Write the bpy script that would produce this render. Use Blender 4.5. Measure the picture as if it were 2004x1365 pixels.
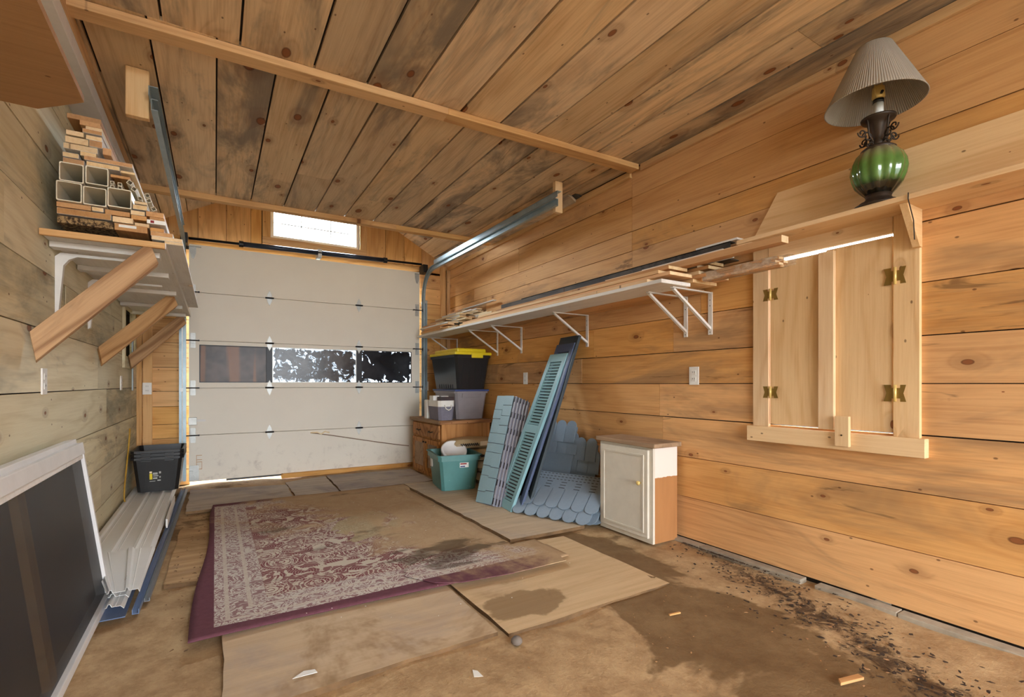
import bpy, bmesh, math, random
from mathutils import Vector, Matrix, Euler
random.seed(7)
for o in list(bpy.data.objects): bpy.data.objects.remove(o)
SC = bpy.context.scene
COL = SC.collection
# ---------------------------------------------------------------- camera
IMG_W, IMG_H = 2004, 1365
FPX, CX, HY = 952.0, 1002.0, 751.0          # focal length, centre column and horizon row in pixels
CAM_H = 1.03
YAW = math.radians(31.4)
cam_d = bpy.data.cameras.new('camera')
cam = bpy.data.objects.new('camera', cam_d); COL.objects.link(cam)
cam.location = (0, 0, CAM_H)
cam.rotation_euler = (math.pi/2, 0, -YAW)
cam_d.sensor_width = 36; cam_d.sensor_fit = 'HORIZONTAL'
cam_d.lens = 36*FPX/IMG_W
cam_d.shift_y = (HY - IMG_H/2)/IMG_W
cam_d.clip_start = 0.03; cam_d.clip_end = 300
SC.camera = cam
# ---------------------------------------------------------------- sky and daylight
W = bpy.data.worlds.new('overcast_sky'); SC.world = W; W.use_nodes = True
W.node_tree.nodes['Background'].inputs[0].default_value = (0.83, 0.92, 1.0, 1)
W.node_tree.nodes['Background'].inputs[1].default_value = 5.0
SC.view_settings.view_transform = 'Standard'
SC.view_settings.look = 'None'
SC.view_settings.gamma = 1.0
SC.view_settings.use_curve_mapping = False
SC.view_settings.exposure = 1.22
# broad hazy daylight that falls through the open front behind the camera
sl = bpy.data.lights.new('hazy_sun', 'SUN'); sl.energy = 2.0; sl.angle = math.radians(60); sl.color = (0.98, 0.98, 1.0)
so = bpy.data.objects.new('hazy_sun', sl); COL.objects.link(so)
so.location = (-2, -6, 4)
so.rotation_euler = Vector((.16, 1.0, -.16)).to_track_quat('-Z', 'Y').to_euler()

# sky glare that comes in through the gable window
gl_ = bpy.data.lights.new('gable_daylight', 'AREA'); gl_.shape = 'RECTANGLE'; gl_.size = 1.5; gl_.size_y = .9; gl_.energy = 260; gl_.color = (0.88, 0.95, 1.0)
go = bpy.data.objects.new('gable_daylight', gl_); COL.objects.link(go)
go.location = (1.0, 6.75, 3.15); go.rotation_euler = Vector((0, -1.0, -.42)).to_track_quat('-Z', 'Y').to_euler()

# ---------------------------------------------------------------- picture -> place
cY, sY = math.cos(YAW), math.sin(YAW)
def ray(px, py):
    u = (px-CX)/FPX; v = (HY-py)/FPX
    return Vector((u*cY+sY, -u*sY+cY, v))
def onX(px, py, X):
    r = ray(px, py); d = X/r.x; return Vector((X, r.y*d, CAM_H+r.z*d))
def onY(px, py, Y):
    r = ray(px, py); d = Y/r.y; return Vector((r.x*d, Y, CAM_H+r.z*d))
def onZ(px, py, Z):
    r = ray(px, py); d = (Z-CAM_H)/r.z; return Vector((r.x*d, r.y*d, Z))
# ---------------------------------------------------------------- room
XL, XR, YB, YF = -0.65, 2.645, 5.95, -3.6     # left wall, right wall, door wall, open front
ZC = 2.62; ZP = 2.56; PITCH = 0.545; XM = (XL+XR)/2
YA = 4.80                                      # flat ceiling ends, open roof bay beyond
ZRIDGE = ZP + PITCH*(XR-XM)

def srgb(r, g, b, a=1.0):
    def f(c):
        c /= 255.0
        return c/12.92 if c <= 0.04045 else ((c+0.055)/1.055)**2.4
    return (f(r), f(g), f(b), a)
# ---------------------------------------------------------------- mesh helpers
class MB:
    def __init__(s): s.v = []; s.f = []
    def add(s, vs, fs):
        n = len(s.v); s.v += [tuple(p) for p in vs]; s.f += [tuple(i+n for i in f) for f in fs]; return s
    def hexa(s, p):   # 8 points: bottom ring 0-3, top ring 4-7
        return s.add(p, [(3,2,1,0),(4,5,6,7),(0,1,5,4),(1,2,6,5),(2,3,7,6),(3,0,4,7)])
    def box(s, x0, x1, y0, y1, z0, z1):
        return s.hexa([(x0,y0,z0),(x1,y0,z0),(x1,y1,z0),(x0,y1,z0),(x0,y0,z1),(x1,y0,z1),(x1,y1,z1),(x0,y1,z1)])
    def prism(s, poly, vec):
        n = len(poly); vec = Vector(vec); a = [Vector(p) for p in poly]; b = [p+vec for p in a]
        fs = [tuple(reversed(range(n))), tuple(range(n, 2*n))]
        fs += [(i, (i+1) % n, n+(i+1) % n, n+i) for i in range(n)]
        return s.add(a+b, fs)
    def tube(s, path, r, n=8, cap=True):
        path = [Vector(p) for p in path]; rs = r if isinstance(r, (list, tuple)) else [r]*len(path)
        up = None; rings = []
        for i, p in enumerate(path):
            t = (path[min(i+1, len(path)-1)]-path[max(i-1, 0)])
            t = t.normalized() if t.length > 1e-9 else Vector((0,0,1))
            if up is None:
                up = Vector((0,0,1)) if abs(t.z) < .9 else Vector((1,0,0))
            a = t.cross(up); a = a.normalized() if a.length > 1e-6 else Vector((1,0,0))
            b = a.cross(t).normalized(); up = b
            rings.append([p+(a*math.cos(2*math.pi*k/n)+b*math.sin(2*math.pi*k/n))*rs[i] for k in range(n)])
        vs = [q for g in rings for q in g]; fs = []
        for i in range(len(rings)-1):
            for k in range(n):
                fs.append((i*n+k, i*n+(k+1) % n, (i+1)*n+(k+1) % n, (i+1)*n+k))
        if cap:
            fs.append(tuple(reversed(range(n)))); m = (len(rings)-1)*n; fs.append(tuple(range(m, m+n)))
        return s.add(vs, fs)
    def lathe(s, prof, n=24, c=(0,0,0), mod=None, cap=False):
        vs = []; fs = []
        for (r, z) in prof:
            for k in range(n):
                a = 2*math.pi*k/n; q = r*(mod(a, z) if mod else 1)
                vs.append((c[0]+q*math.cos(a), c[1]+q*math.sin(a), c[2]+z))
        for i in range(len(prof)-1):
            for k in range(n):
                fs.append((i*n+k, i*n+(k+1) % n, (i+1)*n+(k+1) % n, (i+1)*n+k))
        if cap:
            fs.append(tuple(reversed(range(n)))); m = (len(prof)-1)*n; fs.append(tuple(range(m, m+n)))
        return s.add(vs, fs)
    def grid(s, fn, nu, nv):
        vs = [fn(i/nu, j/nv) for j in range(nv+1) for i in range(nu+1)]
        fs = [(j*(nu+1)+i, j*(nu+1)+i+1, (j+1)*(nu+1)+i+1, (j+1)*(nu+1)+i) for j in range(nv) for i in range(nu)]
        return s.add(vs, fs)
    def xf(s, m):
        s.v = [tuple(m @ Vector(p)) for p in s.v]; return s
    def build(s, name, mat, parent=None, smooth=False, bevel=0, origin=None, kind=None, solid=0):
        # vertices are given in world space; an Empty parent is only moved, never turned
        off = Vector(parent_loc(parent))
        if origin is None:
            xs = [Vector(p) for p in s.v]
            lo = Vector((min(p.x for p in xs), min(p.y for p in xs), min(p.z for p in xs)))
            hi = Vector((max(p.x for p in xs), max(p.y for p in xs), max(p.z for p in xs)))
            origin = Vector(((lo.x+hi.x)/2, (lo.y+hi.y)/2, lo.z))
        origin = Vector(origin)
        me = bpy.data.meshes.new(name)
        me.from_pydata([tuple(Vector(p)-origin) for p in s.v], [], s.f); me.update()
        bm = bmesh.new(); bm.from_mesh(me); bmesh.ops.recalc_face_normals(bm, faces=bm.faces)
        if bevel: bmesh.ops.bevel(bm, geom=list(bm.edges), offset=bevel, segments=2, affect='EDGES', profile=.6)
        bm.to_mesh(me); bm.free()
        if smooth:
            for p in me.polygons: p.use_smooth = True
        o = bpy.data.objects.new(name, me); COL.objects.link(o)
        me.materials.append(M(mat)); o.parent = parent; o.location = origin-off
        if solid:
            md = o.modifiers.new('thickness', 'SOLIDIFY'); md.thickness = solid; md.offset = 0
        if kind: o['kind'] = kind
        return o
def parent_loc(p):
    v = Vector((0,0,0))
    while p is not None:
        v += Vector(p.location); p = p.parent
    return v
def tag(o, label, cat, group=None):
    o['label'] = label; o['category'] = cat
    if group: o['group'] = group
    return o
def thing(name, label, cat, loc, group=None):
    o = bpy.data.objects.new(name, None); COL.objects.link(o)
    o.empty_display_size = .1; o.location = loc
    return tag(o, label, cat, group)
def struct(o): o['kind'] = 'structure'; return o
def plank(name, mat, a, b, wdir, w, t, parent=None, bevel=0, skew0=0, skew1=0, end_mat=None):
    """a board from a to b (centre line); wdir = direction of its width; own axes so the grain runs along it"""
    a = Vector(a); b = Vector(b); X = (b-a); L = X.length; X.normalize()
    Y = Vector(wdir); Y = (Y-X*Y.dot(X)).normalized(); Z = X.cross(Y)
    h = L/2
    p = [(-h-skew0, -w/2, -t/2), (h-skew1, -w/2, -t/2), (h+skew1, w/2, -t/2), (-h+skew0, w/2, -t/2)]
    p = p+[(q[0], q[1], t/2) for q in p]
    me = bpy.data.meshes.new(name)
    me.from_pydata(p, [], [(3,2,1,0),(4,5,6,7),(0,1,5,4),(1,2,6,5),(2,3,7,6),(3,0,4,7)]); me.update()
    if bevel:
        bm = bmesh.new(); bm.from_mesh(me)
        bmesh.ops.bevel(bm, geom=list(bm.edges), offset=bevel, segments=1, affect='EDGES'); bm.to_mesh(me); bm.free()
    me.materials.append(M(mat))
    if end_mat:
        me.materials.append(M(end_mat))
        for f in me.polygons:
            if abs(f.normal.x) > .75: f.material_index = 1
    o = bpy.data.objects.new(name, me); COL.objects.link(o)
    o.parent = parent; o.location = (a+b)/2-parent_loc(parent)
    o.rotation_mode = 'XYZ'
    o.rotation_euler = Matrix((X, Y, Z)).transposed().to_euler()
    return o
# ---------------------------------------------------------------- materials
class NT:
    def __init__(s, name):
        s.m = bpy.data.materials.new(name); s.m.use_nodes = True; s.t = s.m.node_tree
        s.b = s.t.nodes['Principled BSDF']; s.out = s.t.nodes['Material Output']
    def n(s, typ, **kw):
        nd = s.t.nodes.new(typ)
        for k, v in kw.items(): setattr(nd, k, v)
        return nd
    def l(s, a, b): s.t.links.new(a, b)
    def inp(s, sock, v):
        if hasattr(v, 'links') or isinstance(v, bpy.types.NodeSocket): s.l(v, sock)
        else: sock.default_value = v
    def math(s, op, a, b=None, c=None, clamp=False):
        nd = s.n('ShaderNodeMath', operation=op); nd.use_clamp = clamp
        s.inp(nd.inputs[0], a)
        if b is not None: s.inp(nd.inputs[1], b)
        if c is not None: s.inp(nd.inputs[2], c)
        return nd.outputs[0]
    def sstep(s, v, lo, hi, a=0.0, b=1.0):
        nd = s.n('ShaderNodeMapRange', interpolation_type='SMOOTHSTEP')
        s.inp(nd.inputs[0], v); s.inp(nd.inputs[1], lo); s.inp(nd.inputs[2], hi); s.inp(nd.inputs[3], a); s.inp(nd.inputs[4], b)
        return nd.outputs[0]
    def mix(s, f, a, b, mode='MIX'):
        nd = s.n('ShaderNodeMix', data_type='RGBA', blend_type=mode)
        s.inp(nd.inputs[0], f); s.inp(nd.inputs[6], a); s.inp(nd.inputs[7], b)
        return nd.outputs[2]
    def vmul(s, v, k, loc=(0,0,0)):
        nd = s.n('ShaderNodeMapping'); s.l(v, nd.inputs[0]); nd.inputs['Scale'].default_value = k
        nd.inputs['Location'].default_value = loc
        return nd.outputs[0]
    def noise(s, v, scale=1, detail=3, rough=.55, dist=0, dim='3D'):
        nd = s.n('ShaderNodeTexNoise', noise_dimensions=dim); s.l(v, nd.inputs['Vector'])
        nd.inputs['Scale'].default_value = scale; nd.inputs['Detail'].default_value = detail
        nd.inputs['Roughness'].default_value = rough; nd.inputs['Distortion'].default_value = dist
        return nd.outputs[0]
    def voro(s, v, scale=1, dim='2D', feature='F1'):
        nd = s.n('ShaderNodeTexVoronoi', voronoi_dimensions=dim, feature=feature); s.l(v, nd.inputs['Vector'])
        nd.inputs['Scale'].default_value = scale
        return nd
    def sep(s, v):
        nd = s.n('ShaderNodeSeparateXYZ'); s.l(v, nd.inputs[0]); return nd.outputs
    def comb(s, x, y, z):
        nd = s.n('ShaderNodeCombineXYZ'); s.inp(nd.inputs[0], x); s.inp(nd.inputs[1], y); s.inp(nd.inputs[2], z); return nd.outputs[0]
    def coord(s, rand=True):
        tc = s.n('ShaderNodeTexCoord').outputs['Object']
        if not rand: return tc
        oi = s.n('ShaderNodeObjectInfo').outputs['Random']; s.rand = oi
        off = s.comb(s.math('MULTIPLY', oi, 71.3), s.math('MULTIPLY', oi, 37.7), s.math('MULTIPLY', oi, 19.1))
        nd = s.n('ShaderNodeVectorMath', operation='ADD'); s.l(tc, nd.inputs[0]); s.l(off, nd.inputs[1])
        return nd.outputs[0]
    def bump(s, h, strength=.3, dist=.01):
        nd = s.n('ShaderNodeBump'); nd.inputs['Strength'].default_value = strength; nd.inputs['Distance'].default_value = dist
        s.l(h, nd.inputs['Height']); s.l(nd.outputs[0], s.b.inputs['Normal'])
    def base(s, c): s.inp(s.b.inputs['Base Color'], c)
MATS = {}
def M(name):
    if name not in MATS: MATS[name] = DEFS[name]()
    return MATS[name]
DEFS = {}
def flat(name, col, rough=.6, metal=0.0, var=.08, spec=None, coat=0):
    def mk():
        t = NT(name); v = t.coord()
        n = t.noise(v, 14, 4, .6); n2 = t.noise(v, 2.2, 3, .6)
        f = t.math('ADD', t.math('MULTIPLY', n, .5), t.math('MULTIPLY', n2, .5))
        dark = tuple(c*(1-var*2.2) for c in col[:3])+(1,); light = tuple(min(1, c*(1+var*1.6)) for c in col[:3])+(1,)
        t.base(t.mix(t.sstep(f, .3, .7), dark, light))
        t.b.inputs['Roughness'].default_value = rough; t.b.inputs['Metallic'].default_value = metal
        if spec is not None: t.b.inputs['Specular IOR Level'].default_value = spec
        if coat: t.b.inputs['Coat Weight'].default_value = coat
        return t.m
    DEFS[name] = mk
def wood(name, light, dark, knots=.5, stain=.4, stain_col=(.16,.13,.11,1), rough=.75, knot_col=None, tone=.16, ksize=1.0, ring=.5, stain_scale=1.0, tint=None, streak=0.0):
    """sawn pine: growth rings, grain, knots, weather stain; grain along the object's own x axis"""
    def mk():
        t = NT(name); v = t.coord()
        kc = knot_col or srgb(105, 58, 30)
        # knots: sparse cells
        kv = t.vmul(v, (1.75, 3.3, 0)); wob = t.noise(v, 9, 2)
        vo = t.voro(kv, 1.0); d = vo.outputs['Distance']
        d = t.math('ADD', d, t.math('MULTIPLY', t.math('SUBTRACT', wob, .5), .03))
        cs = t.n('ShaderNodeSeparateColor'); t.l(vo.outputs['Color'], cs.inputs[0])
        on = t.math('GREATER_THAN', cs.outputs[1], 1-knots)
        rad = t.math('MULTIPLY', t.math('MULTIPLY_ADD', cs.outputs[0], .05*ksize, .022*ksize), on)
        km = t.sstep(t.math('DIVIDE', d, t.math('ADD', rad, .0005)), .75, 1.05, 1.0, 0.0)
        kin = t.sstep(t.math('DIVIDE', d, t.math('ADD', rad, .0005)), .55, .95, 0.0, 1.0)
        halo = t.sstep(t.math('DIVIDE', d, t.math('ADD', rad, .0005)), 1.0, 4.2, 1.0, 0.0)
        # growth rings bending round the knots
        low = t.noise(t.vmul(v, (.55, 3.2, 3.2)), 1, 2, .5)
        sep = t.sep(v)
        ph = t.math('ADD', t.math('MULTIPLY', low, 46.0), t.math('ADD', t.math('MULTIPLY', sep[1], 55.0), t.math('MULTIPLY', halo, 7.0)))
        rings = t.math('POWER', t.math('MULTIPLY_ADD', t.math('SINE', ph), .5, .5), 3.0)
        fine = t.noise(t.vmul(v, (3.0, 95, 95)), 1, 4, .65)
        big = t.noise(t.vmul(v, (.8, 2.4, 2.4)), 1, 3, .6)
        f = t.math('ADD', t.math('MULTIPLY', rings, .30*ring), t.math('ADD', t.math('MULTIPLY', fine, .52), t.math('MULTIPLY', big, .34)))
        col = t.mix(t.sstep(f, .28, .82), light, dark)
        # per-board tone
        tn = t.math('MULTIPLY_ADD', t.rand, 2*tone, 1-tone)
        hs = t.n('ShaderNodeHueSaturation'); t.l(col, hs.inputs['Color']); t.l(tn, hs.inputs['Value'])
        t.l(t.math('MULTIPLY_ADD', t.math('FRACT', t.math('MULTIPLY', t.rand, 7.31)), .14, .93), hs.inputs['Saturation'])
        col = hs.outputs[0]
        # weather stain
        st = t.noise(t.vmul(v, (.9*stain_scale, 3.6*stain_scale, 3.6)), 1, 5, .68, .6)
        pr = t.math('MULTIPLY_ADD', t.math('FRACT', t.math('MULTIPLY', t.rand, 13.7)), .16, -.08)
        sm = t.math('MULTIPLY', t.sstep(t.math('ADD', st, pr), .60-.22*stain, .80-.16*stain), min(1, .35+.6*stain))
        col = t.mix(t.math('MULTIPLY', sm, .95 if stain > 0 else 0), col, stain_col)
        col = t.mix(t.math('MULTIPLY', halo, .30), col, tuple(c*1.0 for c in kc))
        kcol = t.mix(kin, tuple(min(1, c*1.7) for c in kc[:3])+(1,), tuple(c*.55 for c in kc[:3])+(1,))
        col = t.mix(t.math('MULTIPLY', km, .88), col, kcol)
        if streak:
            sk = t.noise(t.vmul(v, (.85, 6.5, 6.5), (4.2, 1.7, 0)), 1, 5, .72, 1.3)
            col = t.mix(t.math('MULTIPLY', t.sstep(t.math('ADD', sk, pr), .645, .73), streak), col, srgb(86,60,40))
        # small nail dots / pin knots
        pv = t.voro(t.vmul(v, (6.5, 11, 0)), 1.0)
        pc = t.n('ShaderNodeSeparateColor'); t.l(pv.outputs['Color'], pc.inputs[0])
        pm = t.math('MULTIPLY', t.sstep(pv.outputs['Distance'], .03, .06, 1.0, 0.0), t.math('GREATER_THAN', pc.outputs[2], .86))
        col = t.mix(t.math('MULTIPLY', pm, .7), col, tuple(c*.6 for c in kc[:3])+(1,))
        if tint: col = t.mix(tint[0], col, tint[1])
        t.base(col); t.b.inputs['Roughness'].default_value = rough; t.b.inputs['Specular IOR Level'].default_value = .25
        t.bump(t.math('ADD', fine, t.math('MULTIPLY', rings, .35)), .25, .004)
        return t.m
    DEFS[name] = mk
wood('pine_ceiling', srgb(230,200,160), srgb(184,146,106), knots=.85, stain=.80, stain_col=srgb(112,104,96), tone=.18, ksize=1.35, ring=.35, streak=.55)
wood('pine_right', srgb(228,174,112), srgb(188,128,70), streak=.6, knots=.55, stain=.42, stain_col=srgb(126,100,76), tone=.10, ksize=.8, ring=.28, stain_scale=.8)
wood('pine_left', srgb(232,222,190), srgb(206,190,152), streak=.25, knots=.45, stain=.5, stain_col=srgb(120,122,106), tone=.10, ksize=.9, ring=.5)
wood('pine_back', srgb(230,180,118), srgb(194,138,80), knots=.6, stain=.08, stain_col=srgb(132,96,62), tone=.10, ksize=.95)
wood('pine_new', srgb(236,202,156), srgb(212,168,118), knots=.28, stain=.04, stain_col=srgb(170,120,80), tone=.06, ksize=.7, ring=.45)
wood('pine_beam', srgb(224,180,124), srgb(186,134,82), knots=.35, stain=.06, stain_col=srgb(150,100,70), tone=.06, ksize=.6)
wood('lumber_tan', srgb(214,164,112), srgb(178,124,78), knots=.2, stain=.1, stain_col=srgb(130,90,60), tone=.2, ksize=.6)
wood('lumber_pale', srgb(238,220,186), srgb(216,188,146), knots=.1, stain=.0, tone=.1, ksize=.5)
wood('brace_wood', srgb(204,164,120), srgb(152,112,76), knots=.35, stain=.3, stain_col=srgb(96,74,58), tone=.1, ksize=.8, ring=1.0)
wood('weathered', srgb(150,120,92), srgb(92,70,52), knots=.3, stain=.6, stain_col=srgb(78,66,58), tone=.2)
wood('charcoal_wood', srgb(96,88,80), srgb(48,44,42), knots=.1, stain=.5, stain_col=srgb(36,34,34), tone=.15)
wood('oak', srgb(188,134,84), srgb(138,92,54), knots=.05, stain=.12, stain_col=srgb(92,66,46), tone=.04, ring=1.0)
wood('cabinet_side', srgb(200,146,92), srgb(164,112,66), knots=.08, stain=.05, stain_col=srgb(120,80,46), tone=.03, ksize=.5, ring=.8)
wood('worn_top', srgb(176,146,116), srgb(122,98,76), knots=.05, stain=.5, stain_col=srgb(92,78,66), tone=.03)
wood('shelf_brown', srgb(178,136,94), srgb(154,114,76), knots=.1, stain=.05, tone=.04, ksize=.4, ring=.3)
wood('end_grain', srgb(236,208,164), srgb(206,166,116), knots=.0, stain=.0, tone=.12, ring=.3)
wood('end_tan', srgb(206,158,106), srgb(170,118,74), knots=.0, stain=.1, tone=.15, ring=.3)
wood('white_board', srgb(236,232,226), srgb(216,210,204), knots=.12, stain=.1, stain_col=srgb(186,176,166), tone=.04, knot_col=srgb(200,180,160), ring=.3)
flat('white_trim', srgb(232,230,230), .5, var=.03)
flat('white_paint', srgb(226,224,222), .45, var=.03)
flat('white_metal', srgb(230,226,220), .4, var=.03)
flat('pvc', srgb(232,222,200), .45, var=.03)
flat('dark_gap', srgb(38,28,20), .9, var=.1)
flat('steel', srgb(150,168,176), .34, metal=.35, var=.08)
flat('black_steel', srgb(36,36,38), .4, metal=.5, var=.1)
flat('blue_steel', srgb(58,66,82), .35, metal=.55, var=.08)
flat('hinge_steel', srgb(176,176,172), .42, metal=.6, var=.1)
flat('brass', srgb(232,202,124), .3, metal=.25, var=.06)
flat('dark_bronze', srgb(58,46,36), .5, metal=.4, var=.2)
flat('concrete', srgb(168,156,138), .9, var=.14)
flat('black_plastic', srgb(28,27,28), .42, var=.1)
flat('yellow_plastic', srgb(238,212,34), .4, var=.04)
flat('grey_plastic', srgb(146,140,144), .4, var=.04)
flat('blue_lid', srgb(58,74,128), .4, var=.05)
flat('outlet_white', srgb(240,238,232), .4, var=.01)
flat('rope', srgb(150,128,108), .9, var=.15)
flat('stone', srgb(128,116,106), .8, var=.16)
flat('paper_white', srgb(238,236,230), .7, var=.03)
flat('leaf_brown', srgb(126,92,58), .85, var=.2)
flat('roof_felt', srgb(70,62,54), .9, var=.1)

def m_ground():
    t = NT('gravel_outside'); v = t.coord(False)
    n = t.noise(v, 6, 5); t.base(t.mix(n, srgb(120,118,106), srgb(190,188,178))); t.b.inputs['Roughness'].default_value = .95
    return t.m
DEFS['gravel'] = m_ground
flat('red_print', srgb(150,26,30), .6, var=.05)
flat('yellow_cord', srgb(206,160,60), .6, var=.06)
flat('dark_maroon', srgb(62,44,44), .5, var=.08)
flat('bark', srgb(62,46,34), .95, var=.3)
flat('brass_dark', srgb(150,122,62), .35, metal=.5, var=.1)
# ---------------------------------------------------------------- surfaces of the ground
def m_dirt():
    t = NT('sandy_dirt'); v = t.coord(False); s = t.sep(v)
    n1 = t.noise(v, 1.7, 5, .6, .4); n2 = t.noise(v, 7, 6, .7); n3 = t.noise(v, 60, 4, .7)
    col = t.mix(t.sstep(n2, .3, .7), srgb(160,128,92), srgb(194,164,124))
    col = t.mix(t.math('MULTIPLY', t.sstep(n3, .45, .75), .3), col, srgb(214,184,138))
    # damp band that runs across the bare dirt
    ax = t.math('SUBTRACT', s[0], t.math('MULTIPLY_ADD', t.math('SUBTRACT', s[1], 1.3), .12, 1.78))
    band = t.math('SUBTRACT', 1.0, t.math('DIVIDE', t.math('ABSOLUTE', ax), .42))
    ylim = t.math('MULTIPLY', t.sstep(s[1], .2, .8), t.sstep(s[1], 2.2, 2.7, 1.0, 0.0))
    damp = t.math('ADD', t.math('MULTIPLY', band, t.math('MULTIPLY', ylim, .55)), t.math('MULTIPLY', t.math('SUBTRACT', n1, .5), 1.9))
    dm = t.sstep(damp, .10, .20)
    col = t.mix(t.math('MULTIPLY', dm, .80), col, t.mix(n2, srgb(94,70,44), srgb(124,96,62)))
    # rotted litter by the wall
    lx = t.math('SUBTRACT', s[0], t.math('MULTIPLY_ADD', t.math('SUBTRACT', s[1], .9), .42, 2.18))
    lit = t.math('SUBTRACT', 1.0, t.math('DIVIDE', t.math('ABSOLUTE', lx), .22))
    n4 = t.noise(t.vmul(v, (9, 9, 9)), 1, 6, .78, 1.2)
    lm = t.math('MULTIPLY', t.sstep(t.math('ADD', t.math('MULTIPLY', lit, .28), n4), .62, .80), t.sstep(lit, -.6, .3))
    lm = t.math('MULTIPLY', lm, t.sstep(s[1], 1.5, 2.1, 1.0, 0.0))
    col = t.mix(t.math('MULTIPLY', lm, .85), col, srgb(62,44,32))
    t.base(col)
    t.l(t.math('MULTIPLY_ADD', dm, -.12, .95), t.b.inputs['Roughness']); t.b.inputs['Specular IOR Level'].default_value = .2
    n6 = t.noise(v, 22, 6, .75, .6)
    col = t.mix(t.math('MULTIPLY', t.sstep(n6, .58, .72), .5), col, srgb(104,78,52)); t.base(col)
    t.bump(t.math('ADD', n2, t.math('MULTIPLY', n3, .5)), .55, .012)
    return t.m
DEFS['dirt'] = m_dirt
def m_ply(name, c1, c2, dirt=.5, grey=.2, patch=None):
    def mk():
        t = NT(name); v = t.coord()
        g = t.noise(t.vmul(v, (1.6, 22, 1)), 1, 5, .65); n = t.noise(v, 2.3, 5, .65, .5); f = t.noise(v, 40, 4, .7)
        col = t.mix(t.sstep(g, .3, .72), c1, c2)
        col = t.mix(t.math('MULTIPLY', t.sstep(n, .5-.2*grey, .75), grey*1.6 if grey < .6 else .9), col, srgb(146,138,140))
        n5 = t.noise(t.vmul(v, (1, 1, 1), (5, 3, 1)), 1.6, 5, .7, .6)
        col = t.mix(t.math('MULTIPLY', t.sstep(n5, .62-.25*dirt, .82-.2*dirt), .8), col, srgb(146,116,80))
        col = t.mix(t.math('MULTIPLY', t.sstep(t.noise(v, 1.1, 4, .6), .66, .74), .55), col, srgb(110,84,56))
        col = t.mix(t.math('MULTIPLY', t.sstep(f, .58, .75), .22), col, srgb(222,196,156))
        if patch:
            tc = t.n('ShaderNodeTexCoord').outputs['Object']; q = t.sep(tc)
            d = t.math('SQRT', t.math('ADD', t.math('POWER', t.math('DIVIDE', t.math('SUBTRACT', q[0], patch[0]), patch[2]), 2.0), t.math('POWER', t.math('DIVIDE', t.math('SUBTRACT', q[1], patch[1]), patch[3]), 2.0)))
            d = t.math('ADD', d, t.math('MULTIPLY', t.math('SUBTRACT', t.noise(tc, 7, 4), .5), 1.0))
            col = t.mix(t.sstep(d, .9, 1.05, .7, 0.0), col, srgb(128,100,66))
        t.base(col); t.b.inputs['Roughness'].default_value = .88; t.b.inputs['Specular IOR Level'].default_value = .2
        t.bump(t.math('ADD', g, f), .3, .004)
        return t.m
    DEFS[name] = mk
m_ply('ply_tan', srgb(208,184,152), srgb(194,168,136), .40, .3)
m_ply('ply_damp', srgb(216,188,148), srgb(200,170,130), .25, .08, (-.30, -.36, .20, .13))
m_ply('ply_dirty', srgb(198,164,122), srgb(168,132,92), .8, .2)
m_ply('ply_grey', srgb(196,184,170), srgb(176,162,146), .25, .55)
m_ply('ply_mat', srgb(208,188,160), srgb(190,168,140), .15, .35)

# ---------------------------------------------------------------- shell
def rnd(a, b): return random.uniform(a, b)
# ground and floor
struct(MB().box(-40, 40, -40, 40, -.30, -.14).build('ground', 'gravel', origin=(0,0,0)))
def floor_fn(u, v):
    x = -.78+u*(3.56); y = -3.7+v*9.8
    z = .006*math.sin(x*5.1+y*2.3)+.005*math.sin(y*7.7-x*3.1)+.004*math.sin(x*13+y*11)-.006
    return (x, y, z)
fl = MB().grid(floor_fn, 70, 180).build('floor', 'dirt', smooth=True, origin=(0,0,0)); struct(fl)
md = fl.modifiers.new('depth', 'SOLIDIFY'); md.thickness = .12; md.offset = -1
# right wall ---------------------------------------------------------
SH = dict(y0=.985, y1=1.562, z0=.80, z1=1.712)          # shuttered opening
gap = onX(1716, 1186, XR)
wr = MB()
wr.box(XR+.02, XR+.13, YF, SH['y0'], .02, ZC+.08); wr.box(XR+.02, XR+.13, SH['y1'], YB+.15, .02, ZC+.08)
wr.box(XR+.02, XR+.13, SH['y0'], SH['y1'], .02, SH['z0']); wr.box(XR+.02, XR+.13, SH['y0'], SH['y1'], 1.80, ZC+.08)
wr.box(XR+.02, XR+.13, YF, gap.y-.05, -.1, .02); wr.box(XR+.02, XR+.13, gap.y+.03, YB+.15, -.1, .02)
wall_right = struct(wr.build('wall_right', 'dark_gap', origin=(XR,0,0)))
def hboard(parent, X, y0, y1, z0, z1, mat, face):       # horizontal wall board, face = +1 looks to +x
    c = X-face*.010
    dz = rnd(-.0015, .0015)
    plank('board', mat, (c+rnd(-.0012,.0012), y0+.0012, (z0+z1)/2), (c+rnd(-.0012,.0012), y1-.0012, (z0+z1)/2+dz), (0,0,1), z1-z0-rnd(.003,.0065), .02, parent)
ROWS_R = [0.018, .285, .547, .803, 1.03, 1.24, 1.473, 1.74, 2.015, 2.16, 2.41, ZC]
JR = [[2.25, 4.3], [2.23, 5.0], [1.33+1.0, 4.6], [2.36, 3.9], [3.2, 5.1], [3.05, 2.24, 4.7], [2.02, 4.1], [2.62, 4.9], [2.62, 5.2], [2.62, 4.2], [2.62, .4]]
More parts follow.
